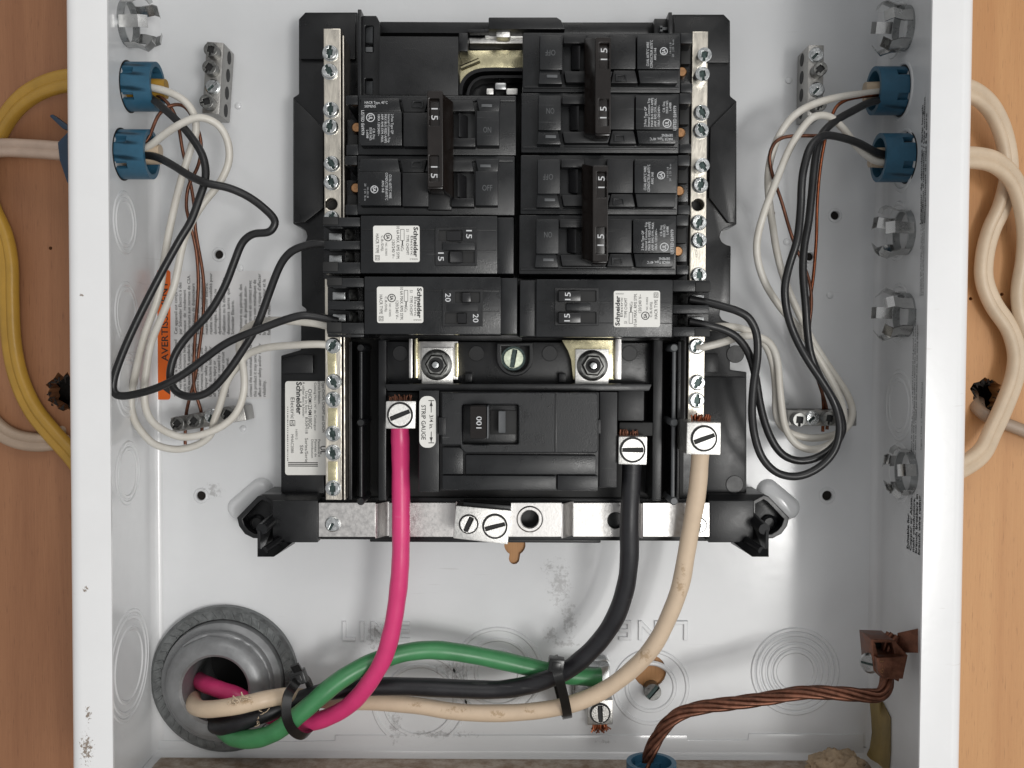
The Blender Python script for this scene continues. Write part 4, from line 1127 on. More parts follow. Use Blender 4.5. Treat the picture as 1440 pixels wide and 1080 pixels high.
ground_bar((1108, 588), (1205, 588), 11, 18, [(1123, 590, 'g', 0.1), (1143, 588, 'b', 0.9), (1165, 588, 'g', 0.2)], 'grey ground bar mostly covered by the black and white wire loops')

# ================================================================== blue cable connectors
def shell(c, ax, r0, r1, z0, z1, skip=(), n=40, g=None):
    g = g or G()
    ax = Vector(ax).normalized(); a = Vector((0, -1, 0)); a = (a - ax * a.dot(ax)).normalized(); b_ = ax.cross(a)
    c = Vector(c)
    for i in range(n):
        if i in skip: continue
        t0, t1 = 2 * PI * i / n, 2 * PI * (i + 1) / n
        v = []
        for z in (z0, z1):
            for r in (r0, r1):
                for t in (t0, t1): v.append(c + ax * z + (a * math.cos(t) + b_ * math.sin(t)) * r)
        f = [(2, 3, 7, 6), (1, 0, 4, 5), (4, 6, 7, 5), (0, 1, 3, 2)]
        if (i - 1) % n in skip: f.append((0, 2, 6, 4))
        if (i + 1) % n in skip: f.append((1, 5, 7, 3))
        g.add(v, f)
    return g
def weld(g):
    b = bmesh.new(); vs = [b.verts.new(q) for q in g.v]
    for f in g.f:
        try: b.faces.new([vs[i] for i in f])
        except ValueError: pass
    bmesh.ops.remove_doubles(b, verts=b.verts, dist=1e-6)
    bmesh.ops.recalc_face_normals(b, faces=b.faces)
    h = G().bm(b); b.free(); return h
CG = 'blue plastic cable connectors in the box walls'
def connector(c, ax, label, length=0.0135, r=0.0112):
    t = thing('cable_connector', c, label, 'cable connector', CG)
    g = shell(c, ax, r - 0.0022, r, -0.003, 0.0055, (3, 4, 17, 18, 23, 24, 36, 37))
    g.join(shell(c, ax, r - 0.0022, r, 0.0055, length))
    mk('connector_body', weld(g), 'blue', t)
    mk('gap_shade_ring', weld(shell(c, ax, r, r + 0.0007, -0.0008, 0.0003)), 'void', t)  # black ring painted in for the shaded gap round the connector
    mk('inner_wedge', weld(shell(c, ax, r - 0.0042, r - 0.0021, -0.004, length * 0.72, tuple(range(4, 16)))), 'blue', t)
    return t
C_L1, C_L2 = PX(181, 122, -181), PX(172, 217, -181)
C_R1, C_R2 = PX(1268, 128, 181), PX(1276, 222, 181)
connector(C_L1, (1, 0, 0), 'blue connector holding the yellow cable at the box wall')
connector(C_L2, (1, 0, 0), 'dusty blue connector where the dusty white cable enters')
connector(C_R1, (-1, 0, 0), 'blue connector beside the ground bar with the bright flat screws')
connector(C_R2, (-1, 0, 0), 'blue connector just above three metal hole plugs')
cb = PZ(916, 1071, ZB + 0.0135); cb.z = ZB
connector(cb, (0, 0, 1), 'blue connector in the box floor around bare stranded copper', 0.0135, 0.0115)
# outer half of a connector seen outside the box
oc = thing('cable_clamp', P(88, 250, 30), 'dark blue clamp outside the box gripping the dusty white cable', 'cable clamp')
g = prism([(80, 200), (96, 184), (112, 184), (112, 258), (94, 258), (83, 225)], 44, 22, 0.001)
mk('clamp_body', g, 'navy', oc)
mk('clamp_lever', prism([(69, 163), (73, 160), (98, 178), (96, 183), (88, 181)], 36, 31, 0.0006), 'navy', oc)

# ================================================================== metal plugs filling unused holes
PG = 'springy metal plugs in unused holes of the box wall'
def plug(c, ax, label, rot0=0.0, ln=0.0125, flip=False):
    c = Vector(c); ax = Vector(ax)
    t = thing('hole_plug', c, label, 'hole plug', PG)
    a = Vector((0, -1, 0)); b_ = ax.cross(a)
    mk('cap', lathe([(0.0112, -0.0026), (0.0112, -0.0020), (0.0098, -0.0018)], c, ax, 30), 'dullscrew', t)  # darker steel puts the shadow inside the plug into its colour
    mk('cap_ring', weld(shell(c, ax, 0.0095, 0.0103, -0.0019, 0.0032)), 'galv', t)
    for k in range(5):
        th = rot0 + 2 * PI * k / 5
        rd = a * math.cos(th) + b_ * math.sin(th); tn = b_ * math.cos(th) - a * math.sin(th)
        wd = 0.0027
        prof = [(0.0099, 0.001), (0.0099, 0.0055), (0.0112, ln * 0.72), (0.0118, ln * 0.82), (0.0104, ln + random.uniform(-0.001, 0.001)), (0.0088, ln + 0.001)]
        v = []; f = []
        for (r, h) in prof:
            for s_ in (-1, 1):
                for dr in (0, 0.0006):
                    v.append(c + ax * h + rd * (r + dr) + tn * (s_ * wd))
        for i in range(len(prof) - 1):
            o = i * 4
            f += [(o, o + 2, o + 6, o + 4), (o + 1, o + 5, o + 7, o + 3), (o, o + 4, o + 5, o + 1), (o + 2, o + 3, o + 7, o + 6)]
        f += [(0, 1, 3, 2), (len(v) - 4, len(v) - 2, len(v) - 1, len(v) - 3)]
        mk('spring_tab', G().add(v, f), 'tab', t, sharp=25)
    return t
plug(PX(1275, 40, 181), (-1, 0, 0), 'metal hole plug above the first blue connector on the printed wall', 0.3)
plug(PX(1276, 327, 181), (-1, 0, 0), 'metal hole plug just below the blue connectors', 0.1)
plug(PX(1276, 443, 181), (-1, 0, 0), 'metal hole plug between another plug and a plain knockout', 0.5)
plug(PX(1279, 664, 181), (-1, 0, 0), 'metal hole plug next to the bold printed note', 0.2, 0.008)
plug(PX(176, 33, -181), (1, 0, 0), 'metal hole plug above the connector of the yellow cable', 0.2)

# ================================================================== branch wires
def wire(name, pts, r, m_, label, cat='wire', group=None, per=6, n=12, ends=None):
    path = smooth_path(pixpath(pts), per, 2)
    o = mk(name, sweep(path, csect(r, n)), m_, sharp=60)
    return tag(o, label, cat, group)
def pz(c, ax, out, dz=0, dy=0):
    """start point inside a connector"""
    return Vector(c) + Vector(ax) * out + Vector((0, dy, dz))
def wire3(name, start, pts, r, m_, label, cat='wire', end=None, n=12):
    path = list(start) + pixpath(pts) + (list(end) if end else [])
    o = mk(name, sweep(smooth_path(path, 6, 2), csect(r, n)), m_, sharp=60)
    return tag(o, label, cat)
RB, RW, RC = 0.00178, 0.00172, 0.00082
A1 = [pz(C_L1, (1, 0, 0), 0.004, -0.004, -0.002)]
wire3('black_wire', A1, [(212, 138, 33), (233, 155, 38), (257, 178, 42), (277, 204, 45), (287, 225, 47), (289, 251, 48), (280, 280, 49), (268, 312, 50), (254, 335, 51), (222, 393, 52), (187, 463, 53),
      (165, 516, 53.5), (158.5, 545, 53.5), (165, 556, 53.5), (187, 555, 53), (222, 545, 53), (257, 527, 53), (292, 501, 53), (321, 481, 54), (365, 463, 56), (420, 444, 58), (445, 445, 57), (475, 452, 56)],
      RB, 'wblack', 'thin black wire running from yellow cable connector down to breaker marked 20')
A2 = [pz(C_L2, (1, 0, 0), 0.004, -0.001, -0.002)]
wire3('black_wire', A2, [(214, 219, 40), (239, 230, 45), (268, 248, 50), (292, 258, 53), (321, 264, 52), (350, 277, 50), (376, 297, 49), (387, 312, 49), (379, 326, 49), (356, 329, 48), (341, 341, 47), (330, 367, 46), (315, 405, 45),
      (292, 443, 44), (262, 475, 43), (245, 501, 43), (239, 530, 43), (247, 550, 43), (268, 558, 44), (292, 552, 44), (315, 530, 45), (341, 493, 46), (362, 457, 47), (379, 411, 49), (394, 373, 52), (408, 355, 54), (427, 346, 56), (452, 342, 57), (475, 346, 56)],
      RB, 'wblack', 'thin black wire with kinked loop running from dusty connector to breaker marked 15')
wire3('white_wire', [pz(C_L1, (1, 0, 0), 0.004, 0.001, -0.001)], [(207, 122, 33), (233, 128, 36), (257, 140, 37), (271, 157, 36), (276, 181, 34), (268, 210, 33), (257, 245, 33), (245, 292, 34), (233, 352, 35), (223, 417, 35), (204, 469, 34),
      (190, 527, 30), (184.5, 562, 28), (188, 588, 28), (200, 608, 28), (218, 625, 28), (248, 632, 28), (277, 626, 28), (296, 612, 28), (301, 592, 28), (309, 571, 28), (320, 535, 30), (336, 513, 32), (349, 498, 34), (374, 489, 38), (420, 485, 45), (447, 484, 47), (462, 485, 46.5)],
      RW, 'wwhite', 'white wire from yellow cable connector ending at the top lower screw of a neutral bar')
wire3('white_wire', [pz(C_L2, (1, 0, 0), 0.004, 0.002, -0.001)], [(206, 208, 39), (227, 192, 41), (251, 176, 44), (280, 165, 44), (306, 175, 41), (320, 198, 38), (322, 227, 36), (309, 257, 36), (286, 286, 38), (268, 315, 39), (257, 344, 39), (245, 402, 39), (227, 446, 38),
      (213, 481, 36), (206, 519, 35), (203, 562, 34), (211, 589, 34), (233, 607, 34), (262, 615, 34), (304, 604, 34), (331, 583, 34), (343, 551, 34), (342, 516, 34), (336, 487, 34), (345, 463, 36), (373, 451, 40), (415, 452, 44), (445, 455, 46), (462, 459, 46)],
      RW, 'wwhite', 'white wire looping round the ground bar screws, from dusty connector to behind breaker marked 20')
wire3('bare_copper_wire', [pz(C_L1, (1, 0, 0), 0.004, -0.003, 0.001)], [(222, 134, 30), (239, 149, 29), (250, 173, 27), (257, 213, 25), (268, 258, 22), (273, 290, 20), (275, 325, 18), (286, 390, 16), (286, 440, 15), (280, 492, 14), (274, 533, 13), (265, 566, 11), (261.5, 585, 9.5), (260.5, 605, 9), (260.5, 625, 9)],
      RC, 'copperox', 'bare copper ground wire from the yellow cable to the bar below the orange sticker', n=8)
wire3('bare_copper_wire', [pz(C_L2, (1, 0, 0), 0.004, 0.004, 0)], [(206, 199, 38), (222, 163, 36), (239, 149, 34), (256, 148, 31), (268, 160, 29), (280, 187, 27), (283, 210, 26), (278, 235, 25), (265, 262, 24), (262, 290, 23), (266, 310, 22), (276, 352, 20), (279, 402, 18), (276, 446, 17), (273, 504, 15), (273, 545, 13), (282, 575, 11), (284, 590, 9.5), (284, 604, 9), (284, 625, 9)],
      RC, 'copperox', 'bare copper ground wire from the dusty cable to the bar below the orange sticker', n=8)
AX = (-1, 0, 0)
wire3('white_wire', [pz(C_R1, AX, 0.004, 0, -0.001)], [(1221, 131, 27), (1183, 136, 33), (1145, 146, 37), (1116, 163, 38), (1096, 190, 37), (1084, 222, 35), (1080, 251, 34), (1082, 285, 33), (1087, 320, 32), (1092, 352, 32), (1101, 387, 31), (1116, 425, 30), (1134, 463, 29), (1150, 492, 28), (1172, 525, 27),
      (1191, 554, 26), (1199, 578, 26), (1192, 600, 26), (1172, 612, 27), (1137, 616, 28), (1106, 606, 28), (1092, 586, 29), (1091, 548, 31), (1087, 512, 34), (1075, 483, 38), (1049, 464, 42), (1020, 459, 46), (988, 461, 47), (978, 463, 46)],
      RW, 'wwhite', 'white wire from connector by the bright-screwed ground bar to behind the dark green breaker')
wire3('white_wire', [pz(C_R2, AX, 0.004, 0, -0.001)], [(1236, 228, 32), (1207, 208, 36), (1186, 181, 39), (1166, 164, 42), (1145, 164, 44), (1128, 181, 44), (1110, 210, 43), (1093, 251, 43), (1077, 292, 43), (1067, 325, 42), (1064, 350, 41), (1068, 376, 40), (1079, 404, 39), (1099, 434, 38), (1119, 457, 37), (1145, 494, 35), (1166, 529, 34),
      (1182, 562, 33), (1187, 588, 33), (1180, 612, 33), (1161, 628, 33), (1137, 632, 33), (1117, 622, 33), (1104, 600, 33), (1099, 570, 34), (1096, 540, 35), (1093, 506, 37), (1083, 483, 39), (1064, 473, 42), (1043, 473, 44), (1018, 481, 47), (990, 488, 48), (981, 489, 46.5)],
      RW, 'wwhite', 'white wire from connector above the plugs to a screw under the dark green breaker')
wire3('black_wire', [pz(C_R1, AX, 0.004, -0.004, -0.002)], [(1226, 143, 29), (1201, 155, 36), (1172, 172, 42), (1154, 192, 45), (1146, 227, 46), (1141, 277, 46), (1137, 313, 46), (1131, 346, 46), (1129, 382, 46), (1133, 431, 46), (1135, 463, 45), (1140, 498, 44), (1154, 533, 43), (1175, 567, 42), (1184, 592, 42),
      (1184, 608, 42), (1172, 628, 42), (1148, 644, 43), (1122, 648, 43), (1099, 638, 44), (1082, 612, 45), (1070, 574, 47), (1062, 527, 50), (1052, 495, 53), (1036, 474, 55), (1018, 464, 56), (997, 458, 57), (970, 452, 56)],
      RB, 'wblack', 'black wire making the inner of two hanging loops to the dark green breaker')
wire3('black_wire', [pz(C_R2, AX, 0.004, 0.001, -0.002)], [(1237, 216, 34), (1207, 201, 41), (1177, 192, 47), (1157, 191, 51), (1142, 203, 53), (1134, 222, 54), (1128, 251, 54), (1126, 292, 53), (1121, 338, 53), (1110, 373, 52), (1103.5, 405, 52), (1107, 440, 51), (1119, 475, 50), (1137, 508, 50), (1155, 535, 49), (1172, 564, 48),
      (1180, 592, 48), (1180, 612, 48), (1172, 636, 48), (1151, 658, 48), (1122, 670, 48), (1093, 665, 49), (1072, 644, 50), (1061, 612, 51), (1057.5, 578, 53), (1060, 538, 55), (1065, 504, 57), (1064, 470, 58), (1053, 447, 59), (1036, 437, 59), (1016, 431, 58), (997, 426, 57), (970, 421, 56)],
      RB, 'wblack', 'black wire making the outer of two hanging loops to the dark green breaker')
wire3('bare_copper_wire', [pz(C_R1, AX, 0.004, -0.002, 0.001)], [(1232, 134, 26), (1195, 139, 31), (1178, 148, 33), (1170, 163, 33), (1160, 198, 31), (1153, 239, 28), (1149, 290, 25), (1148, 335, 22), (1144, 387, 20), (1139, 425, 18), (1137, 470, 17), (1145, 512, 15), (1155, 545, 12), (1158, 572, 10), (1157.5, 590, 9), (1157, 607, 9)],
      RC, 'copper', 'bright bare copper ground wire running straight down beside the twin black wires', n=8)
wire3('bare_copper_wire', [pz(C_R2, AX, 0.004, 0.002, 0.001)], [(1240, 214, 30), (1206, 199, 37), (1175, 191, 42), (1145, 191, 43), (1107, 192, 42), (1090, 200, 40), (1082, 220, 38), (1087, 248, 36), (1099, 283, 33), (1109, 318, 31), (1118, 345, 29), (1130, 372, 26), (1139, 400, 23), (1141, 430, 21), (1138, 460, 20), (1140, 500, 18), (1152, 540, 14), (1162, 572, 11), (1163.5, 590, 9), (1163, 604, 9)],
      RC, 'copperox', 'dark bare copper ground wire curving wide past the white wires', n=8)

# ================================================================== sheathed cables
def flat_sect(hw, hh, n=20, groove=0.0):
    o = []
    for i in range(n):
        a = 2 * PI * i / n; cx, sx = math.cos(a), math.sin(a)
        x = hw * math.copysign(abs(cx) ** 0.75, cx); y = hh * math.copysign(abs(sx) ** 0.75, sx)
        y *= 1 - groove * math.exp(-(x / (hw * 0.28)) ** 2)
        o.append((x, y))
    return o
def cable(pts3, m_, label, hw=0.0050, hh=0.0031, stub=None, cat='cable'):
    t = thing('sheathed_cable', pts3[0], label, cat)
    mk('sheath', sweep(smooth_path(pts3, 8, 2), flat_sect(hw, hh, 32, 0.42)), m_, t, sharp=60)
    if stub:
        c, ax, dz, m2 = stub
        p = [Vector(c) + Vector(ax) * k + Vector((0, 0, dz)) for k in (-0.012, 0.0, 0.012, 0.0175)]
        mk('inner_sheath', sweep(p, flat_sect(0.0050, 0.0042, 20, 0.15), taper=lambda q: 1 - 0.12 * q), m2, t, sharp=60)
    return t
YL = [P(x, y, d) for x, y, d in ((150, 119, 31), (118, 113, 30), (85, 115, 26), (52, 127, 20), (25, 147, 14), (4, 176, 8), (-18, 225, 4), (-15, 285, 4), (4, 330, 4), (12, 370, 4), (13, 420, 4), (16, 480, 4), (26, 530, 4), (46, 575, 4), (72, 608, 4), (105, 645, 4), (135, 690, 4))]
cable(YL, 'yellow', 'yellow sheathed cable looping over the plywood', 0.0053, 0.0034, (C_L1, (1, 0, 0), -0.001, 'yellow'))
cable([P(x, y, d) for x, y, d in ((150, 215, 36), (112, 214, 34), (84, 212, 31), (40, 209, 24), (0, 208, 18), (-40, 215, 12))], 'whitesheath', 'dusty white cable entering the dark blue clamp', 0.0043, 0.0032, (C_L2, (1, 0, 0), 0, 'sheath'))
cable([P(x, y, d) for x, y, d in ((-40, 540, 3), (-22, 580, 3), (0, 605, 3), (25, 618, 2.5), (60, 622, 1), (88, 615, -2), (100, 590, -12))], 'dullshadesheath', 'white cable darkened as if shaded, curling under the yellow one toward the splintered hole', 0.0046, 0.0033)
cable([P(x, y, d) for x, y, d in ((1300, 125, 27), (1345, 124, 26), (1372, 132, 22), (1396, 155, 16), (1413, 195, 10), (1419, 245, 6), (1409, 290, 5), (1394, 323, 4), (1385, 358, 4), (1384, 393, 4), (1397, 428, 4), (1420, 462, 5), (1430, 498, 6), (1426, 533, 7), (1412, 571, 9), (1396, 606, 12), (1381, 636, 16), (1352, 657, 22), (1320, 668, 28))],
      'sheath', 'cream cable waving down the plywood in front of a charred hole', 0.0051, 0.0034, (C_R1, AX, -0.0005, 'sheath'))
cable([P(x, y, d) for x, y, d in ((1300, 224, 34), (1340, 222, 32), (1372, 222, 28), (1400, 229, 22), (1424, 251, 16), (1437, 285, 11), (1443, 325, 8), (1441, 365, 5), (1434, 410, 4), (1438, 445, 4), (1452, 480, 4), (1470, 520, 4))],
      'sheath', 'cream cable arching off the plywood edge below its twin', 0.0051, 0.0034, (C_R2, AX, 0, 'sheath'))
cable([P(x, y, d) for x, y, d in ((1372, 560, -14), (1374, 572, -4), (1384, 583, 2), (1404, 592, 3), (1425, 600, 3), (1450, 610, 3), (1480, 622, 3))],
      'dullshadesheath', 'short dull cable coming out of the charred hole', 0.0046, 0.0033)

# ================================================================== conduit bushing with the service conductors
bu = thing('conduit_bushing', BUSH, 'grey conduit locknut and bushing around a dark hole', 'bushing')
g = G(); n = 72
prof = [(0.0305, 0.0002), (0.0365, 0.0002), (0.0365, 0.0038), (0.0350, 0.0052), (0.0305, 0.0052)]
lathe(prof, BUSH, n=n, g=g, caps=False)
mk('locknut', g, 'lock', bu)
for k in range(44):
    a = 2 * PI * k / 44
    q = BUSH + Vector((math.cos(a) * 0.0328, -0.0052, math.sin(a) * 0.0328))
    rd = Vector((math.cos(a + 0.5), 0, math.sin(a + 0.5))); tn = Vector((-rd.z, 0, rd.x))
    g = loft_prism([q + rd * 0.0019 + tn * 0.0004 + Vector((0, -0.0004, 0)), q - rd * 0.0019 + tn * 0.0004 + Vector((0, -0.0004, 0)), q - rd * 0.0019 - tn * 0.0004 + Vector((0, -0.0004, 0)), q + rd * 0.0019 - tn * 0.0004 + Vector((0, -0.0004, 0))],
                   [q + rd * 0.0022 + tn * 0.0008 + Vector((0, 0.0004, 0)), q - rd * 0.0022 + tn * 0.0008 + Vector((0, 0.0004, 0)), q - rd * 0.0022 - tn * 0.0008 + Vector((0, 0.0004, 0)), q + rd * 0.0022 - tn * 0.0008 + Vector((0, 0.0004, 0))], 0)
    mk('serration', g, 'lock', bu)
mk('bushing_collar', lathe([(0.0300, -0.02), (0.0300, 0.006), (0.0295, 0.0085), (0.0275, 0.0100), (0.0262, 0.0105)], BUSH, n=64, caps=False), 'bush', bu)
mk('bushing_cone', lathe([(0.0268, 0.0095), (0.0255, 0.0150), (0.0235, 0.0185), (0.0205, 0.0200), (0.0172, 0.0200), (0.0160, 0.0190), (0.0155, 0.010), (0.0155, -0.03)], BUSH, n=64, caps=False), 'bush', bu)
mk('hole_floor', lathe([(0.0300, -0.0275), (0.0300, -0.0270)], BUSH, n=40), 'void', bu)
# glossy sealant bead on the bushing
pts = [BUSH + Vector((0.0258 * math.cos(math.radians(a)) , -0.0148 + random.uniform(-0.0006, 0.0006), 0.0258 * math.sin(math.radians(a)))) for a in range(-8, 131, 6)]
gb = sweep(smooth_path(pts, 3, 1), csect(0.0013, 10), taper=lambda q: 0.35 + 0.65 * math.sin(PI * q) + 0.3 * math.sin(q * 23) * math.sin(PI * q))
mk('sealant_bead', gb, 'bush', bu, sharp=70)

def conductor(name, pts, r, m_, label):
    t = thing(name, P(*pts[0]), label, 'conductor')
    mk('insulation', sweep(smooth_path(pixpath(pts), 8, 3), csect(r, 20), taper=lambda q: 1 + 0.018 * math.sin(q * 61 + r * 9e4) + 0.014 * math.sin(q * 143 + 1.7)), m_, t, sharp=60)
    return t
RP = 0.0041
pinkc = conductor('pink_conductor', [(562, 596, 50), (563, 625, 49), (563.5, 660, 47), (564, 740, 47), (563, 794, 46), (559, 838, 44), (552, 882, 42), (540, 925, 39), (517, 963, 35), (491, 992, 30), (460, 1009, 25), (430, 1017, 21), (400, 1014, 18), (365, 998, 18), (335, 979, 18), (307, 969, 14), (289, 962, 6), (278, 956, -6), (274, 952, -18)],
      RP, 'pink', 'thick pink conductor running from main breaker lug down into conduit')
blackc = conductor('black_conductor', [(889, 648, 48), (887, 690, 47), (885, 740, 46), (885, 785, 44), (880, 825, 41), (866, 867, 37), (843, 902, 33), (817, 928, 30), (793, 945, 28), (759, 959, 25), (720, 968, 23), (686, 970, 22), (613, 967, 21), (555, 965, 20), (500, 967, 20), (453, 974, 21), (420, 985, 23), (380, 1000, 26), (345, 1013, 27), (318, 1021, 24), (300, 1018, 15), (291, 1008, 4), (288, 1000, -10), (287, 996, -20)],
      RP * 1.06, 'bblack', 'thick black conductor curving from main breaker lug across the cable ties')
creamc = conductor('cream_conductor', [(985, 634, 56), (983, 665, 54), (980, 695, 52), (972, 740, 48), (965, 780, 45), (957, 823, 42), (942, 864, 38), (922, 904, 34), (898, 933, 31), (863, 962, 28), (831, 980, 26), (793, 993, 24), (750, 1000, 22), (700, 1003, 20), (642, 1001, 18), (584, 992, 16), (526, 987, 13), (470, 986, 12), (430, 981, 16), (402, 979, 26), (375, 983, 33), (345, 990, 34), (310, 996, 32), (283, 997, 25), (272, 990, 15), (271, 982, 3), (274, 976, -10), (277, 972, -20)],
      RP * 0.98, 'cream', 'thick cream conductor sweeping from the largest lug to the conduit')
greenc = conductor('green_conductor', [(845, 952, 15), (825, 952, 15.5), (790, 948, 16), (753, 940, 17), (701, 928, 19), (642, 917, 22), (599, 914, 24), (555, 921, 27), (511, 937, 31), (473, 960, 34.5), (438, 990, 36), (410, 1013, 36), (384, 1031, 35), (358, 1039, 32), (332, 1038, 26), (316, 1027, 18), (310, 1014, 6), (308, 1004, -8), (307, 1000, -20)],
      RP * 1.06, 'green', 'thick green ground conductor passing under the pink one')
def strands(parent, cx, cy, d, n, wpx, lpx, up=1, m_='copper', spread=0.3):
    g = G()
    for i in range(n):
        x = cx + random.uniform(-wpx, wpx); y = cy + random.uniform(-1, 1)
        dd = d + random.uniform(-2.5, 2.5)
        L_ = lpx * random.uniform(0.65, 1.1)
        p = [P(x, y + up * 6, dd), P(x + random.uniform(-1, 1) * spread * 2, y - up * L_ * 0.5, dd + random.uniform(-.4, .4)), P(x + random.uniform(-1, 1) * spread * 6, y - up * L_, dd + random.uniform(-0.8, 0.8))]
        sweep(p, csect(0.00038, 6), g)
    o = mk('copper_strands', g, m_, parent); o['kind'] = 'stuff'; return o
strands(pinkc, 563, 565, 50, 26, 16, 9, 1, 'copperox')
strands(blackc, 883, 614, 50, 30, 14, 9, 1, 'copperox')
strands(creamc, 985, 594, 58, 34, 13, 11, 1, 'copper')
strands(creamc, 402, 979, 30, 0, 3, 3) if False else None
# scuffs on the cream insulation where the jacket is torn
g = G()
for i in range(22):
    x = random.uniform(320, 356); y = 985 - (x - 340) * 0.2 + random.uniform(-5, 3)
    p = P(x, y, 38 + random.uniform(-0.4, 0.3)); q = p + Vector((random.uniform(-1, 1), random.uniform(-.3, .2), random.uniform(-1, 1))) * 0.0025
    sweep([p, (p + q) / 2 + Vector((0, -0.0004, 0)), q], csect(0.0003, 5), g)
o = mk('torn_fibres', g, 'sheath', creamc); o['kind'] = 'stuff'
g = G()
for i in range(12):
    x = 358 + i * 1.9; y = 1020 - i * 3.4
    p = P(x + random.uniform(-2, 2), y + random.uniform(-2, 2), 33); q = p + Vector((random.uniform(-.6, 1), -0.4, random.uniform(-.2, 1))) * 0.004
    sweep([p, (p + q) / 2 + Vector((0.0005, -0.0006, 0)), q], csect(0.00022, 5), g)
o = mk('loose_fibres', g, 'sheath', blackc); o['kind'] = 'stuff'

# ================================================================== cable ties
def cable_tie(loop, head, hang, label, tail=None):
    t = thing('cable_tie', P(*loop[0]), label, 'cable tie', 'black nylon cable ties round the thick conductors')
    path = smooth_path(pixpath(loop), 8, 2)
    mk('strap', sweep(path, [(-0.0022, -0.0006), (0.0022, -0.0006), (0.0022, 0.0006), (-0.0022, 0.0006)]), 'tieplastic', t)
    hx, hy, hd = head
    c = P(hx, hy, hd); Rm = Matrix.Rotation(math.radians(hang), 4, 'Y')
    k = 0.001
    top = [c + Rm @ Vector((x * k, -3.0 * k, z * k)) for x, z in ((-3.6, -3.2), (3.6, -3.2), (3.6, 3.2), (-3.6, 3.2))]
    bot = [q + Vector((0, 0.006, 0)) for q in top]
    hd_ = mk('tie_head', loft_prism(top, bot, 0.0007), 'tieplastic', t)
    top = [c + Rm @ Vector((x * k, -3.4 * k, z * k)) for x, z in ((-2, -1.8), (2, -1.8), (2, 1.8), (-2, 1.8))]
    bot = [q + Vector((0, 0.001, 0)) for q in top]
    mk('pawl', loft_prism(top, bot, 0.0004), 'tieplastic', hd_)
    if tail:
        mk('cut_tail', sweep(pixpath(tail), [(-0.002, -0.0006), (0.002, -0.0006), (0.002, 0.0006), (-0.002, 0.0006)]), 'tieplastic', t)
    return t
cable_tie([(782, 936, 40), (785, 950, 41), (790, 968, 39), (794, 985, 36), (797, 1000, 31), (798, 1008, 24), (796, 1006, 14), (790, 985, 10), (782, 950, 10), (779, 930, 14), (778, 924, 24), (781, 929, 35)], (782, 934, 38), 8, 'black cable tie where green, black and cream conductors cross')
cable_tie([(422, 952, 32), (413, 964, 41), (405, 978, 46), (402, 1000, 47), (407, 1020, 45), (418, 1032, 38), (430, 1034, 30), (440, 1024, 18), (444, 1005, 8), (440, 980, 5), (432, 955, 12), (426, 947, 24)], (420, 952, 34), -18, 'black cable tie bunching all four conductors beside the conduit bushing', [(424, 952, 34), (417, 940, 37), (414, 935, 38)])

# ================================================================== lugs on the floor of the box
gl = thing('ground_lug', P(845, 1020, 0), 'weathered silver ground lug with frayed copper below the cream conductor', 'lug')
mk('lug_tongue', prism([(806, 930), (812, 926), (853, 926), (858, 932), (858, 990), (806, 990)], 6, 0.1, 0.0008), 'galv', gl)
mk('lug_barrel', prism([(826, 936), (858, 936), (858, 968), (826, 968)], 13, 4, 0.0012), 'galv', gl)
lug_block(gl, [(826, 985), (862, 984), (862, 1019), (826, 1020)], 20, 0.2, 'gbar')
inst('screw', LUGSCREW_G, P(844, 1003, 20.2), gl, math.radians(-2))
strands(gl, 843, 1018, 9, 24, 11, 11, -1, 'copper', 1.0)
ks = tag(inst('screw', screw_mesh('keyhole_screw', 0.0042, 0.0028, 0.0, 0.0011, 0.0011, ('dullscrew', 'zincdark'), 0.012), P(917, 971, 1.5), None, 0.7), 'round grey screw holding the box at a keyhole', 'screw')

# bare stranded copper and its copper lug
cl = thing('copper_lug', PX(1290, 930, 181), 'brown copper lug with a slotted silver screw on the side wall', 'lug')
# P at lug depth; the lug hangs off a tab on the wall
g = loft_prism([P(x, y, d) for x, y, d in ((1224, 899, 56), (1231, 938, 56), (1240, 955, 56), (1270, 955, 56), (1277, 926, 56), (1233, 922, 56))],
               [P(x, y, d) for x, y, d in ((1224, 899, 38), (1231, 938, 38), (1240, 955, 38), (1270, 955, 38), (1277, 926, 38), (1233, 922, 38))], 0.0008) if False else None
def quad(ps, d0, d1, bev=0.0006, g=None):
    return loft_prism([P(x, y, d1) for x, y in ps], [Vector((P(x, y, d1).x, -d0 / 1000, P(x, y, d1).z)) for x, y in ps], bev, 2, 0, g)
g = plate([xz([(1241, 955), (1270, 955), (1277, 922), (1257, 900), (1225, 899), (1229, 943)], 54), xz([(1235, 922), (1258, 921), (1254, 904), (1231, 904)], 54)], 54, 38, 0.0005)
quad([(1233, 925), (1276, 924), (1269, 954), (1241, 954), (1234, 944)], 53, 58, 0.0008, g)
mk('lug_body', g, 'copperox', cl)
mk('lug_cavity', quad([(1229, 903), (1255, 903), (1260, 923), (1233, 923)], 38.5, 42, 0.0002), 'void', cl)
mk('lug_tongue', loft_prism([P(1262, 890, 46), PX(1291, 884, 181), PX(1291, 918, 181), P(1262, 918, 46)],
                            [P(1262, 890, 44), PX(1289, 884, 181), PX(1289, 918, 181), P(1262, 918, 44)], 0), 'copperox', cl)
mk('lug_foot', prism([(1254, 945), (1268, 945), (1264, 959), (1258, 956)], 50, 44, 0.0004), 'copperox', cl)
scg = lathe([(0.0046, -0.001), (0.0046, 0.0012), (0.0036, 0.0020)], P(1224, 932, 50), (-0.75, -0.65, 0.0), 24)
scw = mk('screw', scg, 'galv', cl)
a_ = Vector((-0.75, -0.65, 0)).normalized(); c_ = P(1224, 932, 50) + a_ * 0.0021
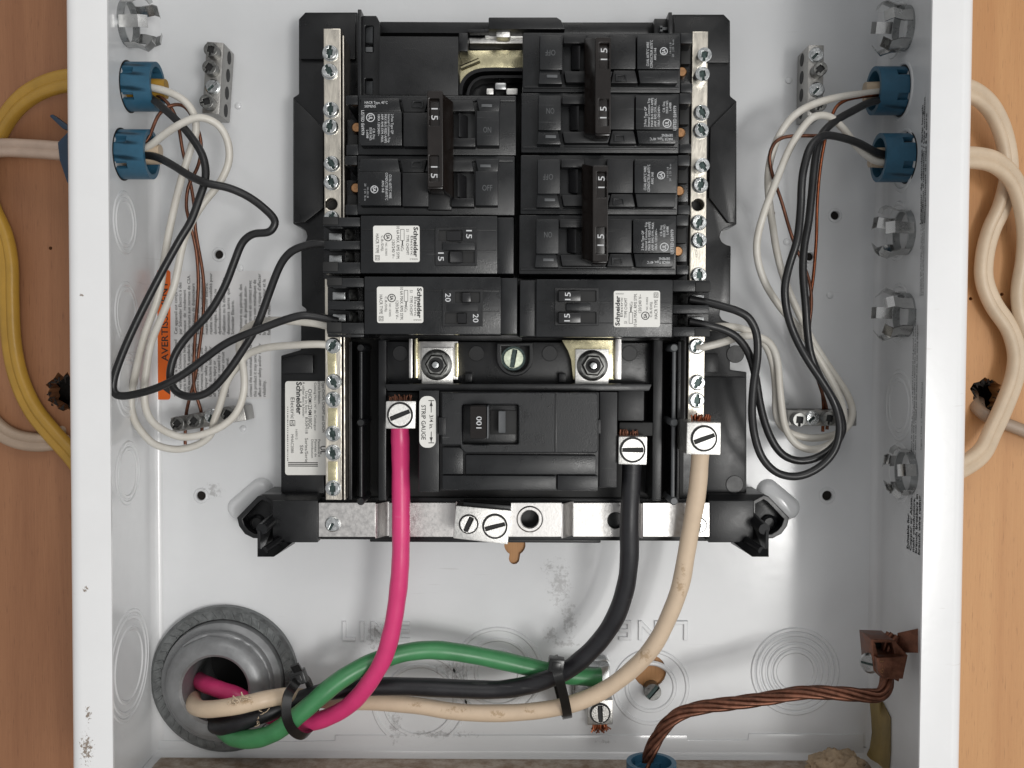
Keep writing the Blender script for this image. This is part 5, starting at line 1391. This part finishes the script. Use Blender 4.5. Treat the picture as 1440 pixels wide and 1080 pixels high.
mk('slot', loft_prism([c_ + a_ * 0.0001 + Vector((0, 0, 1)) * s1 * 0.0005 + a_.cross(Vector((0, 0, 1))) * s2 * 0.0034 for s1, s2 in ((1, -1), (1, 1), (-1, 1), (-1, -1))],
                      [c_ - a_ * 0.0004 + Vector((0, 0, 1)) * s1 * 0.0005 + a_.cross(Vector((0, 0, 1))) * s2 * 0.0034 for s1, s2 in ((1, -1), (1, 1), (-1, 1), (-1, -1))], 0), 'zincdark', scw)
ptext('stamped_text', '6-1', 1240, 938, 58.2, 18, 5, 90, 'brass', cl)
sw = thing('stranded_copper_wire', cb + Vector((0, 0, 0.002)), 'bare brown stranded copper wire from the floor connector to the copper lug', 'wire')
core = smooth_path([cb + Vector((-0.003, 0, -0.012))] + pixpath([(908, 1078, 30), (914, 1058, 30), (925, 1036, 31), (940, 1016, 33), (958, 1003, 34), (990, 994, 36), (1030, 989, 38), (1080, 982, 40), (1130, 974, 43), (1180, 975, 46), (1218, 978, 48), (1238, 977, 49), (1246, 965, 48), (1247, 945, 46), (1248, 925, 46), (1250, 905, 46), (1256, 893, 45)]), 10, 3)
def helix(path, r, ph, tw):
    o = []; T0 = (path[1] - path[0]).normalized(); nrm = T0.orthogonal().normalized(); acc = 0.0
    for i in range(len(path)):
        T = (path[min(i + 1, len(path) - 1)] - path[max(0, i - 1)]).normalized()
        nrm = (nrm - T * nrm.dot(T)).normalized(); sd = T.cross(nrm)
        if i: acc += (path[i] - path[i - 1]).length
        a = ph + acc * tw
        o.append(path[i] + (nrm * math.cos(a) + sd * math.sin(a)) * r)
    return o
mk('strand', sweep(core, csect(0.0011, 8)), 'copperox', sw, sharp=60)
for k in range(6):
    mk('strand', sweep(helix(core, 0.0021, k * PI / 3, 95), csect(0.0012, 8)), 'copperox', sw, sharp=60)

# ================================================================== tape and putty in the corner
g = G(); rows = [((1223, 988, 1.0), (1238, 986, 4.5), (1241, 987, 7)), ((1225, 1010, 1.0), (1239, 1010, 3), (1252, 1009, 14)), ((1226, 1030, 1.0), (1239, 1030, 3), (1252, 1032, 14)), ((1223, 1052, 1.0), (1238, 1053, 3), (1252, 1056, 14)), ((1206, 1086, 1.0), (1236, 1086, 3), (1250, 1086, 14))]
v = [q for a_, b_, c_ in rows for q in (P(*a_), P(b_[0] - 2, b_[1], b_[2] + 4.5), PX(c_[0], c_[1], 180.3))]; n0 = len(v)
v += [q + Vector((0.0003, 0.0003, 0)) for q in v]
f = []
for i in range(4):
    for j in range(2):
        a_ = i * 3 + j; f.append((a_, a_ + 1, a_ + 4, a_ + 3)); f.append((a_ + n0, a_ + 3 + n0, a_ + 4 + n0, a_ + 1 + n0))
for i in range(4):
    for j in (0, 2): a_ = i * 3 + j; f.append((a_, a_ + 3, a_ + 3 + n0, a_ + n0))
tp_ = mk('yellow_tape', G().add(v, f), 'tape', sharp=80)
tag(tp_, 'strip of old yellow tape in the lower corner under the copper lug', 'tape')
b = bmesh.new(); bmesh.ops.create_icosphere(b, subdivisions=5, radius=1.0)
pc = PZ(1178, 1079, ZB + 0.004); pc.z = ZB + 0.002
from mathutils import noise as mnoise
for v in b.verts:
    q = v.co.copy(); k = 1 + 0.22 * mnoise.noise(q * 2.2) + 0.12 * mnoise.noise(q * 6) + 0.05 * mnoise.noise(q * 15)
    crease = 0.10 * max(0, 0.25 - abs(mnoise.noise(q * 3.1 + Vector((4, 2, 1))))) * 4
    v.co = Vector((q.x * 0.0135, q.y * 0.008, max(q.z, -0.25) * 0.0085)) * (k - crease)
g = G().bm(b); b.free(); g.tf(Matrix.Translation(pc + Vector((0, 0.003, 0.001))))
tag(mk('putty_lump', g, 'putty', sharp=80), 'crumpled tan putty lump lying in the bottom corner', 'putty')

# ================================================================== dirt with its own shape on the paint
spots = [(P(787, 822, 0), 0.008, 0.016), (P(775, 893, 0), 0.006, 0.006), (P(800, 870, 0), 0.006, 0.014), (P(530, 893, 0), 0.010, 0.010), (P(772, 797, 0), 0.005, 0.005), (P(555, 1018, 0), 0.005, 0.012), (P(640, 945, 0), 0.012, 0.008),
         (P(620, 1032, 0), 0.025, 0.0025), (P(300, 690, 0), 0.006, 0.006), (P(795, 905, 0), 0.010, 0.003), (P(850, 1042, 0), 0.006, 0.002)]
spot_layer(MT['paint'], spots, (0.25, 0.24, 0.235), 420, 0.49, 0.12, 0.48)
fs_ = [(P(122, 1052, 95), 0.004, 0.010), (P(120, 828, 95), 0.002, 0.002), (P(124, 1005, 95), 0.002, 0.005), (P(115, 415, 95), 0.0015, 0.0015)]
spot_layer(MT['flange'], fs_, (0.17, 0.115, 0.07), 800, 0.53, 0.03, 0.85)
cs_ = [(P(957, 826, 46), 0.0035, 0.006), (P(961, 800, 46), 0.0025, 0.004), (P(745, 1000, 26), 0.004, 0.0015), (P(640, 1001, 24), 0.010, 0.0018), (P(585, 992, 20), 0.004, 0.0015), (P(346, 986, 38), 0.006, 0.0022), (P(905, 922, 36), 0.006, 0.004), (P(700, 1004, 24), 0.006, 0.002)]
spot_layer(MT['cream'], cs_, (0.40, 0.27, 0.15), 500, 0.47, 0.12, 0.7)
scratch_layer(MT['pink'], (0.78, 0.20, 0.34), 0.35, (60, 60, 500), 0.68, 60)
scratch_layer(MT['green'], (0.03, 0.13, 0.05), 0.4, (60, 60, 500), 0.68, 60)
scratch_layer(MT['bblack'], (0.09, 0.09, 0.09), 0.5, (60, 60, 500), 0.68, 60)
scratch_layer(MT['cream'], (0.45, 0.32, 0.2), 0.4, (60, 60, 500), 0.69, 60)
scratch_layer(MT['paint'], (0.50, 0.49, 0.48), 0.35, (30, 30, 700), 0.72, 14)
scratch_layer(MT['wallpaint'], (0.48, 0.46, 0.44), 0.4, (30, 30, 700), 0.71, 14)
scratch_layer(MT['flange'], (0.48, 0.44, 0.40), 0.4, (60, 60, 500), 0.73, 14)
